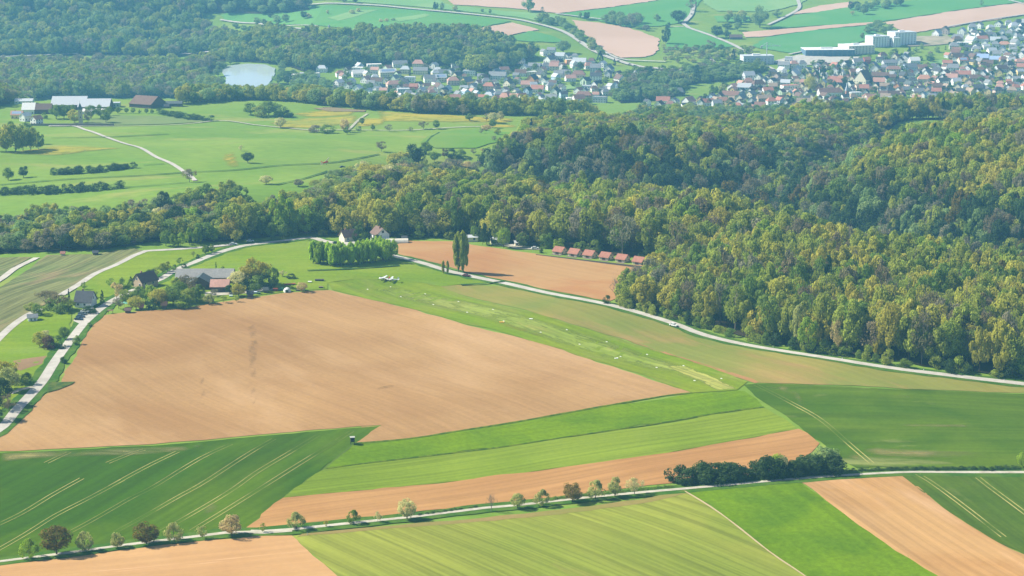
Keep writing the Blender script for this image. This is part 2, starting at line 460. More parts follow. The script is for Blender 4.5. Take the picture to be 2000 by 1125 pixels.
# airstrip
m_rw = field_mat("runway_turf", (0.145, 0.235, 0.008), (0.195, 0.265, 0.016), a=ang((850, 590), (1380, 750)), rows=[(4, 0.12, 25)], blot=(0.02, 0.4, 0.6), c3=(0.21, 0.25, 0.05), c3s=(0.04, 0.5, 0.75), fine=0.16)
F("airfield", [(648, 566), (640, 553), (700, 545), (800, 548), (860, 560), (900, 578), (1000, 602), (1100, 630), (1200, 660), (1300, 692), (1400, 724), (1460, 746), (1440, 762), (1352, 768), (1300, 750), (1200, 716),
   (1100, 683), (1000, 655), (900, 631), (800, 602), (700, 579)], m_rw, cell=10)
m_mow = field_mat("mown_turf", (0.29, 0.34, 0.08), (0.20, 0.28, 0.04), a=ang((850, 590), (1380, 750)), rows=[(2.5, 0.2, 30)], c3=(0.36, 0.33, 0.10), c3s=(0.08, 0.6, 0.8), soft=True, softk=0.45)
F("runway", [(700, 560), (790, 562), (900, 585), (1050, 622), (1200, 668), (1330, 712), (1438, 761), (1401, 763), (1300, 731), (1150, 690), (1000, 645), (850, 600)], m_mow, cell=5, soft=9)
m_mow2 = field_mat("mown_turf_end", (0.42, 0.40, 0.13), (0.28, 0.32, 0.07), a=ang((1250, 700), (1420, 762)), rows=[(1.5, 0.25, 40)], soft=True, softk=0.25)
F("runway_end", [(1290, 712), (1345, 716), (1440, 760), (1401, 763)], m_mow2, cell=4, soft=2)
yel = field_mat("dandelion_meadow", (0.42, 0.36, 0.04), (0.26, 0.30, 0.05), soft=True, softk=0.5)
for q in ([(1000, 632), (1050, 648), (1095, 662), (1060, 664), (1010, 648), (960, 632)], [(735, 216), (860, 224), (1010, 232), (1000, 240), (860, 240), (740, 238)],
          [(520, 240), (600, 230), (700, 225), (705, 240), (620, 252), (540, 250)], [(435, 300), (460, 295), (468, 318), (470, 332), (440, 325), (430, 312)], [(700, 230), (760, 232), (750, 245), (690, 250)],
          [(1150, 694), (1180, 697), (1160, 701)], [(940, 240), (1010, 244), (1010, 250), (940, 250)], [(560, 222), (640, 214), (700, 216), (690, 226), (600, 230)], [(0, 300), (110, 285), (250, 290), (120, 305)]):
    drape("flower_meadow", q, yel, cell=6, lift=0.2, soft=9.0)
# upper plain field by the cabins
m_up = field_mat("upper_soil", (0.42, 0.26, 0.125), (0.385, 0.20, 0.088), a=ang((850, 490), (1200, 560)), rows=[(3, 0.05, 40)], blot=(0.016, 0.4, 0.6), fine=0.05)
F("field", [(775, 478), (800, 471), (882, 472), (937, 481), (1000, 490), (1125, 507), (1225, 517), (1307, 523), (1300, 530), (1240, 560), (1190, 589), (1160, 584), (1080, 568), (1000, 551), (912, 532), (837, 511), (779, 498)], m_up, cell=10)
# foreground
a9 = ang((100, 1095), (300, 1150))
m9 = field_mat("pale_soil", (0.52, 0.325, 0.165), (0.46, 0.27, 0.13), a=ang((0, 1110), (500, 1060)), rows=[(3, 0.06, 40)], fine=0.05, tram=(24, (0.60, 0.38, 0.22), 0.45))
F("field", [(-80, 1114), (0, 1105), (100, 1093), (250, 1074), (400, 1057), (500, 1048), (570, 1047), (600, 1075), (632, 1102), (660, 1127), (690, 1160), (-80, 1175)], m9, cell=10)
a10 = ang((760, 1040), (960, 1125))
m10 = field_mat("drilled_green", (0.245, 0.280, 0.048), (0.190, 0.245, 0.036), a=a10, rows=[(4.5, 0.16, 60), (1.6, 0.16, 60)], blot=(0.012, 0.4, 0.6), fine=0.07, c3=(0.30, 0.235, 0.09), c3s=(0.02, 0.62, 0.85))
F("field", [(571, 1048), (700, 1036), (804, 1028), (1000, 1010), (1152, 994), (1250, 980), (1304, 968), (1338, 961), (1405, 1002), (1500, 1077), (1566, 1122), (1620, 1162), (700, 1175), (660, 1127), (632, 1102), (600, 1075)], m10, cell=10)
F("field_margin", [(590, 1044), (700, 1033), (804, 1024), (1000, 1006), (1152, 990), (1250, 977), (1304, 965), (1338, 959), (1345, 964), (1304, 974), (1250, 985), (1152, 999), (1000, 1014), (804, 1031), (700, 1039), (580, 1050)],
  field_mat("headland_soil", (0.30, 0.22, 0.09), (0.22, 0.22, 0.06), a=a10), lift=0.19)
m11 = field_mat("ley_grass", (0.135, 0.240, 0.001), (0.095, 0.190, 0.001), blot=(0.035, 0.4, 0.65), fine=0.22, a=ang((1558, 941), (1829, 1124)), rows=[(5, .10, 30)])
F("field", [(1338, 960), (1400, 953), (1500, 944), (1558, 941), (1677, 1027), (1829, 1124), (1900, 1172), (1640, 1175), (1566, 1122), (1500, 1077), (1405, 1002)], m11, cell=10)
road("path", [(1338, 961), (1405, 1003), (1500, 1077), (1566, 1122), (1620, 1162)], 0.65, plain("dry_edge", (0.40, 0.31, 0.18)), jit=0.25)
a12 = ang((1650, 960), (1900, 1125))
m12 = field_mat("rolled_soil", (0.48, 0.295, 0.135), (0.41, 0.23, 0.095), a=a12, rows=[(2.5, 0.12, 50), (8, 0.08, 40)], blot=(0.012, 0.38, 0.62), c3=(0.55, 0.35, 0.20), c3s=(0.025, 0.55, 0.75), fine=0.05)
F("field", [(1560, 941), (1640, 933), (1700, 929), (1757, 927), (1855, 1002), (1931, 1050), (2000, 1084), (2080, 1122), (2080, 1175), (1900, 1172), (1829, 1124), (1677, 1027)], m12, cell=10)
m13 = field_mat("corner_wheat", (0.055, 0.110, 0.006), (0.090, 0.150, 0.012), a=ang((1814, 940), (1905, 1007)), rows=[(3, 0.15, 40)], c3=(0.17, 0.20, 0.06), c3s=(0.05, 0.6, 0.75), fine=0.12)
F("field", [(1757, 927), (2000, 928), (2080, 929), (2080, 1122), (2000, 1084), (1931, 1050), (1855, 1002)], m13, cell=10, extra=tracks([[(1792, 927), (1814, 940), (1855, 969), (1905, 1007), (1960, 1050)], [(1910, 934), (1930, 950), (2000, 1002), (2050, 1040)]]), extra_mat=TRK)

ROADM = field_mat("pale_concrete", (0.44, 0.41, 0.36), (0.36, 0.335, 0.29), blot=(0.15, 0.35, 0.65), fine=0.08)
GRAVEL = field_mat("pale_gravel", (0.44, 0.41, 0.34), (0.34, 0.31, 0.24), blot=(0.2, 0.35, 0.65), fine=0.12)
VERGE = field_mat("verge_grass", (0.048, 0.13, 0.012), (0.085, 0.165, 0.02), blot=(0.1, 0.4, 0.6), fine=0.22)
lane = [(-80, 1108), (0, 1098), (63, 1090), (150, 1079), (220, 1069), (300, 1059), (400, 1047), (440, 1042), (500, 1040), (563, 1036), (677, 1024), (804, 1011), (946, 993.5), (1000, 989), (1127, 975), (1253, 963), (1380, 952), (1500, 941), (1627, 931),
        (1753, 924), (1850, 923.5), (2000, 923.6), (2090, 924.5)]
road("verge", lane, 9.5, VERGE, jit=0.12, lift=0.19)
road("lane", lane, 2.3, GRAVEL, jit=0.10, lift=0.24)
road("lane_passing_place", [(488, 1040), (515, 1040.5), (545, 1038.5), (570, 1036.5)], 3.6, GRAVEL, lift=0.245)
left_road = [(-30, 858), (5, 835), (32, 802), (62, 770), (85, 743), (105, 711), (124, 684), (142, 660), (160, 637), (175, 622), (197, 603), (216, 591), (240, 578), (280, 560), (312, 547), (345, 527), (375, 515), (425, 495), (475, 481), (520, 475), (562, 470),
             (607, 465), (630, 471), (660, 477), (700, 484), (740, 493), (775, 502), (837, 518), (875, 530), (925, 541.5), (1000, 557), (1090, 577), (1175, 593), (1250, 612), (1325, 636), (1375, 655), (1500, 682), (1650, 705.5), (1750, 721), (1875, 736.5), (2000, 751), (2090, 763)]
road("verge", left_road, 11.0, VERGE, jit=0.2, lift=0.19)
road("road", left_road, 4.6, ROADM, lift=0.26)
road("road", [(120, 577), (150, 559), (187, 535), (225, 519), (262, 500), (285, 491), (312, 489.5), (362, 486.5), (420, 482), (462, 477)], 4.0, ROADM, lift=0.26)
road("road", [(-30, 690), (0, 660), (25, 637), (55, 616), (80, 604)], 4.2, ROADM, lift=0.26)
road("road", [(-30, 566), (0, 547), (30, 525), (72, 504)], 4.2, ROADM, lift=0.26)
road("path", [(20, 770), (40, 762), (66, 757)], 2.6, GRAVEL, lift=0.26)
F("yard", [(655, 474), (690, 472), (705, 478), (670, 480)], ROADM, lift=0.27, cell=6)
F("yard", [(975, 480), (1000, 478), (1045, 484), (1060, 489), (1010, 487)], GRAVEL, lift=0.27, cell=6)
F("yard", [(400, 572), (460, 566), (530, 563), (545, 566), (470, 575), (400, 580)], GRAVEL, lift=0.27, cell=6)
F("parking_place", [(143, 628), (163, 604), (180, 600), (186, 606), (170, 625), (160, 637)], ROADM, lift=0.255, cell=6)
# vineyards and garden plots
m_v = field_mat("vineyard", (0.185, 0.20, 0.085), (0.125, 0.165, 0.062), a=ang((20, 580), (240, 500)), rows=[(2.2, 0.30, 25), (9, 0.14, 20)], c3=(0.24, 0.20, 0.11), c3s=(0.05, 0.5, 0.7), fine=0.15)
F("vineyard", [(-50, 605), (0, 562), (75, 510), (92, 499), (180, 497), (262, 486), (284, 491), (262, 498), (187, 533), (150, 556), (100, 590), (55, 612), (25, 634), (0, 655), (-50, 700)], m_v, cell=10)
F("vineyard", [(-50, 505), (62, 503), (28, 521), (0, 541), (-50, 575)], m_v, cell=10)
F("garden_plot", [(25, 706), (60, 700), (92, 696), (82, 712), (40, 725), (28, 722)], field_mat("garden_soil", (0.24, 0.16, 0.09), (0.30, 0.20, 0.12)), cell=8)
F("meadow", [(95, 748), (147, 747), (140, 752), (112, 763), (92, 768)], field_mat("rough_grass", (0.05, 0.1, 0.02), (0.11, 0.15, 0.03), blot=(0.3, .4, .6)), lift=0.3, cell=6)
m_lm = field_mat("spring_meadow", (0.155, 0.255, 0.010), (0.190, 0.275, 0.018), blot=(0.02, 0.4, 0.6), rows=[(6, 0.08, 12)], fine=0.16, c3=(0.17, 0.26, 0.05), c3s=(0.03, 0.6, 0.8))
F("meadow", [(-60, 672), (0, 650), (60, 613), (140, 607), (135, 665), (105, 700), (80, 740), (40, 790), (-10, 828), (-60, 850)], m_lm, cell=12, lift=0.12)
F("meadow", [(300, 560), (350, 530), (430, 496), (480, 484), (600, 470), (630, 480), (700, 500), (780, 508), (880, 534), (980, 552), (900, 556), (860, 560), (800, 548), (700, 545), (640, 553), (640, 566), (560, 570), (450, 585), (330, 600)], m_lm, cell=12, lift=0.12)
F("meadow", [(150, 560), (190, 536), (265, 501), (290, 492), (420, 485), (470, 480), (420, 494), (345, 525), (280, 556), (220, 580), (180, 582)], m_lm, cell=12, lift=0.12)
# middle-distance meadow ways
road("road", [(95, 247), (130, 247), (152, 248.5), (190, 262), (250, 283), (310, 310), (350, 330), (372, 345), (381, 354)], 3.6, ROADM, lift=0.5)
road("path", [(150, 247), (250, 247), (350, 244), (425, 236.5), (462, 239), (500, 245), (562, 251), (625, 255), (750, 255.5), (850, 252), (900, 249), (937, 248)], 2.6, GRAVEL, lift=0.5)
for dx in (0, 3): road("path", [(678 + dx, 256), (690 + dx, 244), (703 + dx, 232), (716 + dx, 223)], 1.2, GRAVEL, lift=0.5)
F("meadow", [(165, 240), (220, 226), (300, 227), (380, 232), (415, 238), (350, 242), (250, 245), (185, 245)], field_mat("pale_paddock", (0.19, 0.25, 0.09), (0.14, 0.22, 0.07), blot=(0.02, .4, .6)), lift=0.45)
F("meadow", [(820, 280), (860, 258), (930, 252), (1010, 262), (990, 275), (930, 290), (850, 290)], field_mat("fresh_meadow", (0.12, 0.26, 0.03), (0.17, 0.28, 0.05)), lift=0.45)
F("field", [(610, 212), (650, 211), (715, 216), (712, 219), (640, 218)], field_mat("bare_patch", (0.30, 0.21, 0.15), (0.24, 0.2, 0.12)), lift=0.45, cell=8)
dkl = field_mat("ditch_grass", (0.035, 0.09, 0.02), (0.06, 0.13, 0.03), blot=(0.1, .4, .6))
for q in ([(0, 362), (120, 352), (250, 345), (360, 338), (470, 332), (560, 323), (650, 318), (740, 302)], [(240, 367), (300, 363), (370, 357)], [(100, 270), (220, 268), (330, 263)], [(800, 298), (830, 282), (858, 259)], [(540, 362), (600, 348), (640, 335)],
          [(280, 324), (320, 321)], [(900, 558), (940, 556), (985, 551)], [(600, 530), (680, 527), (780, 520)]):
    road("ditch", q, 2.0, dkl, lift=0.5, jit=0.3)
# far slopes
FB = dict(cell=40, lift=0.9, wob=1.6)
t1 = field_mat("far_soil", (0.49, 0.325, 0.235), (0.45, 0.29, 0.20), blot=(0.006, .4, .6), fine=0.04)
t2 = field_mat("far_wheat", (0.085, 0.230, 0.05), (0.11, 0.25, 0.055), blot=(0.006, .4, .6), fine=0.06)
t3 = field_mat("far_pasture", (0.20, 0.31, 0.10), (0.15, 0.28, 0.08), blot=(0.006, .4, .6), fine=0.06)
F("field", [(850, -20), (885, 10), (1000, 17), (1090, 27), (1200, 14), (1297, 0), (1340, -20)], t1, **FB)
F("field", [(1092, 28), (1200, 15), (1300, 0), (1340, -15), (1372, 0), (1350, 25), (1330, 45), (1290, 52), (1225, 53), (1150, 38)], t2, **FB)
F("field", [(1116, 40), (1175, 46), (1225, 54), (1287, 76), (1280, 105), (1262, 112), (1212, 114), (1190, 105), (1175, 97), (1155, 78), (1130, 58)], t1, **FB)
F("field", [(922, 60), (960, 52), (1000, 45), (1052, 59), (970, 77)], t1, **FB)
F("field", [(430, 30), (560, 12), (700, 14), (800, 20), (900, 30), (998, 42), (960, 50), (920, 60), (870, 56), (760, 58), (690, 62), (600, 50), (520, 44), (440, 42)], t2, **FB)
F("field", [(600, 0), (720, -5), (860, 2), (880, 12), (960, 20), (1090, 30), (1110, 50), (1000, 33), (850, 17), (700, 5)], t3, **FB)
F("field", [(640, 36), (690, 22), (740, 20), (720, 26), (660, 42)], t3, cell=40, lift=1.2)
F("field", [(760, 38), (830, 28), (840, 31), (780, 44)], t3, cell=40, lift=1.2)
F("field", [(1450, 64), (1500, 60), (1600, 52), (1700, 43), (1712, 48), (1600, 58), (1500, 72), (1456, 74)], t1, **FB)
F("field", [(1725, 45), (1875, 21), (2000, 6), (2080, -4), (2080, 22), (2000, 31), (1925, 42), (1850, 55), (1787, 65), (1760, 60)], t1, **FB)
F("field", [(1500, 58), (1528, 42), (1560, 30), (1665, 14), (1800, 0), (1900, -12), (2060, -12), (2000, 4), (1875, 20), (1725, 43), (1600, 51)], t2, **FB)
F("field", [(1470, 92), (1500, 73), (1600, 59), (1700, 50), (1722, 75), (1650, 90), (1550, 106)], field_mat("far_clover", (0.08, 0.23, 0.06), (0.10, 0.24, 0.07), fine=.05), **FB)
F("field", [(1540, 28), (1600, 12), (1665, 4), (1668, 14), (1600, 24), (1545, 30)], t1, **FB)
F("field", [(1380, -15), (1600, -15), (1560, 10), (1500, 24), (1400, 22), (1375, 8)], t3, **FB)
F("field", [(1300, 56), (1345, 52), (1400, 72), (1440, 92), (1330, 98), (1300, 96), (1305, 76)], t2, **FB)
F("field", [(1395, 32), (1465, 33), (1465, 45), (1400, 44)], t2, **FB)
F("field", [(1000, 72), (1040, 62), (1075, 70), (1100, 82), (1080, 84), (1010, 80)], t2, **FB)
F("meadow", [(1782, 130), (1840, 117), (1860, 120), (1850, 128), (1800, 136)], t3, cell=20, lift=0.9)
F("meadow", [(1103, 168), (1135, 165), (1138, 173), (1106, 176)], t3, cell=20, lift=0.9)
F("yard", [(1505, 122), (1560, 108), (1620, 112), (1680, 112), (1675, 118), (1590, 128), (1530, 128)], ROADM, cell=20, lift=0.9)
F("yard", [(1788, 72), (1850, 70), (1870, 85), (1820, 90), (1770, 92)], field_mat("building_site", (0.42, 0.36, 0.28), (0.3, 0.28, 0.2), blot=(0.05, .4, .6)), cell=20, lift=0.9)
for q, w in (([(520, 6), (562, 7.5), (680, 9), (740, 12), (800, 18), (900, 27), (1000, 38), (1045, 47), (1092, 60), (1120, 74), (1140, 88), (1158, 100), (1180, 110), (1207, 120), (1250, 132), (1312, 137), (1345, 140)], 9),
             ([(1085, 28), (1150, 36), (1200, 42)], 5), ([(1355, 10), (1350, 30), (1335, 48), (1345, 56), (1380, 68), (1425, 86), (1460, 104)], 7), ([(1500, 50), (1530, 36), (1560, 18), (1558, 0)], 6),
             ([(1175, 100), (1205, 115), (1225, 119), (1300, 122)], 5), ([(1300, 53), (1335, 54)], 4), ([(1965, 0), (2000, 9), (2030, 15)], 6), ([(1850, 54), (1925, 41), (2000, 30), (2040, 24)], 4), ([(1540, 108), (1570, 102)], 4),
             ([(505, 46), (560, 56), (625, 68)], 5), ([(520, 52), (560, 52), (620, 52)], 4), ([(1380, 107), (1395, 124)], 5), ([(1470, 122), (1500, 132), (1540, 152)], 5), ([(430, 40), (500, 47)], 4)):
    road("road", q, w, ROADM, lift=1.6, step=20)
EM = plain("embankment", (0.10, 0.13, 0.08))
road("railway", [(-40, 116), (10, 114), (130, 109), (205, 107), (300, 106), (420, 103), (450, 100)], 9, plain("ballast", (0.36, 0.34, 0.32)), lift=3.0, step=20)
w = NT("river_water"); w.col((0.38, 0.44, 0.44)); w.b.inputs["Roughness"].default_value = 0.12; w.b.inputs["Specular IOR Level"].default_value = 0.6  # sky glare on the water is put into the pale base colour
nz = w.noise(w.pos(), 0.05, detail=4); bp = w.n("ShaderNodeBump"); bp.inputs["Strength"].default_value = 0.15; w.l(nz, bp.inputs["Height"]); w.l(bp.outputs[0], w.b.inputs["Normal"])
F("river", [(425, 190), (440, 168), (440, 152), (432, 140), (445, 130), (480, 126), (520, 128), (538, 135), (535, 150), (525, 165), (510, 178), (500, 190)], w.m, cell=20, lift=1.0)
F("meadow", [(392, 145), (410, 150), (425, 160), (418, 170), (405, 165)], t3, cell=20, lift=1.4)
# ------------------------------------------------------------------ foliage
def leaf_mat(name):
    t = NT(name)
    a = t.n("ShaderNodeAttribute", attribute_type='INSTANCER', attribute_name="tint")
    b = t.n("ShaderNodeAttribute", attribute_type='GEOMETRY', attribute_name="lv")
    c = t.mix(1.0, a.outputs["Color"], t.n_comb(b.outputs["Fac"]), 'MULTIPLY')
    t.col(c); t.b.inputs["Roughness"].default_value = 0.7; t.b.inputs["Specular IOR Level"].default_value = 0.2
    tr = t.n("ShaderNodeBsdfTranslucent"); t.l(c, tr.inputs[0])
    mx = t.n("ShaderNodeMixShader"); mx.inputs[0].default_value = 0.50
    t.l(t.b.outputs[0], mx.inputs[1]); t.l(tr.outputs[0], mx.inputs[2])
    t.l(mx.outputs[0], t.t.nodes["Material Output"].inputs[0])
    return t.m
LEAF = leaf_mat("foliage")
BARK = plain("bark", (0.10, 0.075, 0.05), 0.95)
BARKL = plain("grey_bark", (0.20, 0.165, 0.13), 0.95)

def quads(c, n, size, rs, asp=1.0):
    """little leaf-clump faces at points c facing n"""
    N = len(c)
    n = n / (np.linalg.norm(n, axis=1)[:, None] + 1e-9)
    r = rs.normal(size=(N, 3)); t = np.cross(n, r); t /= np.linalg.norm(t, axis=1)[:, None] + 1e-9
    b = np.cross(n, t)
    s = (size * rs.uniform(0.6, 1.35, N))[:, None]
    k = rs.uniform(0.6, 1.0, (N, 1))
    V = np.stack([c + t * s, c + b * s * k, c - t * s * rs.uniform(.7, 1.1, (N, 1)), c - b * s * k], 1).reshape(-1, 3)
    return V, np.arange(4 * N).reshape(N, 4)
def crown_mesh(name, seed, cz, rxy, rz, nl, lr, nf, leaf, droop=0.0, power=1.0, fill=0.22, zlo=0.05, cone=None, rnd=0.38, taper=0.0):
    """lobes spread over an ellipsoid (or cone); unit tree height 1"""
    rs = np.random.RandomState(seed)
    L = []
    for i in range(nl):
        for _ in range(50):
            if cone:
                z = cone[0] + (cone[1] - cone[0]) * rs.rand() ** 1.25
                R = rxy * (1 - (z - cone[0]) / (cone[1] - cone[0])) ** power + 0.008
                a = rs.rand() * 6.283; q = np.array([R * 0.75 * math.cos(a), R * 0.75 * math.sin(a), z]); r = lr * (0.5 + R / rxy * 0.8)
            else:
                d = rs.normal(size=3); d /= np.linalg.norm(d)
                k = 1 - lr * rs.uniform(0.9, 1.5) / max(rxy, 0.01) * 0.6
                k = k if i % 4 else k * 0.5
                q = np.array([d[0] * rxy * k, d[1] * rxy * k, cz + d[2] * rz * (1 - lr / rz * 0.7)]); r = lr * rs.uniform(0.7, 1.3)
                tf = 1 - taper * (q[2] - cz) / rz; q[0] *= tf; q[1] *= tf; r *= (0.6 + 0.4 * tf)
            if all(np.linalg.norm(q - o[0]) > 0.5 * r for o in L): break
        L.append((q, r, rs.uniform(0.86, 1.14)))
    per = nf // nl
    cs, ns, lv = [], [], []
    ctr = np.array([0, 0, cz])
    for q, r, v in L:
        d = rs.normal(size=(per, 3)); d /= np.linalg.norm(d, axis=1)[:, None]
        out = (q - ctr) / (np.linalg.norm(q - ctr) + 1e-6)
        flip = (d @ out < -0.35); d[flip] *= -1
        rr = r * np.where(rs.rand(per) < fill, rs.uniform(0.3, 0.95, per), rs.uniform(0.9, 1.12, per))
        c = q + d * rr[:, None] * np.array([1, 1, 0.85])
        c[:, 2] -= droop * np.hypot(c[:, 0], c[:, 1]) ** 2
        cs.append(c); ns.append(d + rs.normal(size=(per, 3)) * rnd); lv.append(v * rs.uniform(0.78, 1.22, per))
    c = np.vstack(cs); n = np.vstack(ns); lv = np.concatenate(lv)
    k = c[:, 2] > zlo
    c, n, lv = c[k], n[k], lv[k]
    V, F_ = quads(c, n, leaf, rs)
    return V, F_, lv
def limbs(seed, th, tr, n, spread, top, up=0.5, twigs=0):
    """tapered trunk and limbs; returns an MB"""
    rs = np.random.RandomState(seed + 500); b = MB()
    pts = [(0, 0, -0.02)]
    for i in range(1, 5):
        pts.append((rs.normal() * 0.008 * i, rs.normal() * 0.008 * i, top * i / 4))
    for i in range(4):
        r0 = tr * (1 - 0.2 * i); r1 = tr * (1 - 0.2 * (i + 1))
        b.tube(pts[i], pts[i + 1], r0, r1, 6)
    for i in range(n):
        a = i * 2.4 + rs.rand(); z = th + (top - th) * (i + 0.5) / n * 0.9
        s = spread * rs.uniform(0.7, 1.1) * (1 - 0.45 * (i / n))
        e = (s * math.cos(a), s * math.sin(a), min(0.97, z + s * up * rs.uniform(.8, 1.5)))
        b.tube((0, 0, z), e, tr * 0.45, tr * 0.12, 4)
        for k in range(twigs):
            t = rs.uniform(0.35, 1.0); m = [e[0] * t, e[1] * t, z + (e[2] - z) * t]
            q = [m[0] + rs.normal() * spread * .3, m[1] + rs.normal() * spread * .3, m[2] + abs(rs.normal()) * spread * .38]
            b.tube(m, q, tr * 0.14, tr * 0.04, 3)
    return b
def mk_crown(name, *a, **k):
    V, Fq, lv = crown_mesh(name, *a, **k)
    me = mesh_np(name, V, Fq, [LEAF])
    me.attributes.new("lv", 'FLOAT', 'FACE').data.foreach_set("value", lv.astype(np.float32))
    return me, V, Fq, lv
PROTO = {}
def proto(key, crown_args, limb_args, bark=BARK):
    kw = crown_args[-1] if isinstance(crown_args[-1], dict) else {}
    me, V, Fq, lv = mk_crown("crown_" + key, *[q for q in crown_args if not isinstance(q, dict)], **kw)
    b = limbs(*limb_args[:-1], **limb_args[-1]) if isinstance(limb_args[-1], dict) else limbs(*limb_args)
    tm = mesh_np("trunk_" + key, b.V, b.F, [bark])
    # joined copy for the mass of the woods
    VV = np.vstack([V, np.array(b.V)]); FF = [tuple(f) for f in Fq] + [tuple(i + len(V) for i in f) for f in b.F]
    jm = mesh_np("tree_" + key, VV, FF, [LEAF, bark], [0] * len(Fq) + [1] * len(b.F))
    jm.attributes.new("lv", 'FLOAT', 'FACE').data.foreach_set("value", np.concatenate([lv, np.ones(len(b.F))]).astype(np.float32))
    PROTO[key] = (me, tm, jm, V, Fq, lv)
# key: (seed, cz, rxy, rz, lobes, lobe r, faces, leaf)
for i in range(3): proto("broad%d" % i, (10 + i, 0.60, 0.50, 0.40, 30, 0.175, 2600, 0.032, dict(fill=.35, rnd=.5)), (i, 0.25, 0.035, 6, 0.32, 0.85))
for i in range(4): proto("tall%d" % i, (20 + i, 0.56, 0.50, 0.42, 24, 0.15, 2300, 0.034, dict(fill=.3)), (i + 4, 0.3, 0.022, 7, 0.25, 0.9))
for i in range(3): proto("sparse%d" % i, (30 + i, 0.62, 0.50, 0.36, 18, 0.15, 1350, 0.027, dict(fill=.6, rnd=1.2)), (i + 9, 0.28, 0.024, 12, 0.34, 0.92, dict(twigs=4, up=0.7)), BARKL)
proto("bare0", (40, 0.62, 0.50, 0.36, 12, 0.15, 120, 0.02, dict(fill=.8, rnd=1.5)), (13, 0.22, 0.03, 16, 0.40, 0.93, dict(twigs=7, up=0.7)), BARKL)
for i in range(2): proto("cone%d" % i, (50 + i, 0.5, 0.50, 0.5, 34, 0.12, 1500, 0.034, dict(cone=(0.06, 1.0), power=0.85, droop=0.25)), (i + 15, 0.1, 0.03, 0, 0.1, 0.9))
proto("poplar0", (60, 0.54, 0.50, 0.45, 30, 0.13, 2600, 0.060, dict(fill=.3)), (18, 0.05, 0.05, 8, 0.15, 0.9))
for i in range(2): proto("bush%d" % i, (70 + i, 0.46, 0.50, 0.50, 14, 0.22, 1400, 0.04, dict(zlo=-0.03)), (i + 19, 0.05, 0.03, 4, 0.2, 0.5))
for i in range(2): proto("pyramid%d" % i, (80 + i, 0.56, 0.50, 0.44, 32, 0.15, 2300, 0.034, dict(fill=.35, rnd=.5, taper=.5)), (i + 22, 0.15, 0.03, 4, 0.2, 0.8))

TINT = dict(olive=(.178, .186, .040), ogreen=(.138, .176, .036), green=(.092, .150, .030), fresh=(.150, .235, .025), dark=(.035, .070, .024), brown=(.118, .108, .085), grey=(.135, .140, .130),
            yellow=(.27, .27, .05), white=(.46, .48, .33), pink=(.46, .40, .28), palegreen=(.26, .30, .15), conifer=(.016, .040, .024), darkolive=(.095, .080, .014), purple=(.055, .025, .025), golden=(.26, .26, .04),
            teal=(.120, .185, .095), rust=(.13, .105, .035))  # teal is lightened: some far haze is put into this tint
TG = dict(conifer=1.6, white=1.15, pink=1.15, yellow=1.3, golden=1.35, palegreen=1.45, dark=1.5, darkolive=1.6)
for k_ in TINT: TINT[k_] = tuple(min(.8, q * TG.get(k_, 1.75) * m_) for q, m_ in zip(TINT[k_], (1.08, 1.0, .62)))
TREES = []        # x, y, h, w, key, tint, info
rsT = np.random.RandomState(5)
def jt(c, k=0.12):
    f = rsT.uniform(1 - k, 1 + k)
    return tuple(float(min(.8, q * f * rsT.uniform(1 - k * .4, 1 + k * .4))) for q in c)
def tree_at(x, y, h, w, key, tint, info=None):
    TREES.append(dict(x=x, y=y, h=h, w=w, key=key, tint=jt(TINT[tint], 0.12 if info is None else 0.05), tn=tint, info=info))
def tp(u, v, hp, wp, key, tint, info=True):
    """a tree whose foot is at photo pixel (u, v), hp pixels tall and wp wide"""
    x, y = pix(u, v); k = FPX / (y / math.cos(0.25)) 
    d = math.hypot(y, CAMZ)
    k = FPX / d
    tree_at(x, y, hp / k / 0.965, wp / k, key, tint, info)
CCX, CCY = pix(1815, 266)
GAPS = [pix(1252, 516), pix(1262, 524), pix(1272, 530), pix(1246, 522)]
def in_poly(x, y, poly):
    x = np.asarray(x); y = np.asarray(y); r = np.zeros(x.shape, bool)
    n = len(poly)
    for i in range(n):
        x0, y0 = poly[i]; x1, y1 = poly[(i + 1) % n]
        c = ((y0 > y) != (y1 > y)) & (x < (x1 - x0) * (y - y0) / ((y1 - y0) or 1e-9) + x0)
        r ^= c
    return r
FLOOR = field_mat('forest_floor', (0.030, 0.032, 0.014), (0.050, 0.042, 0.022), fine=0.2)
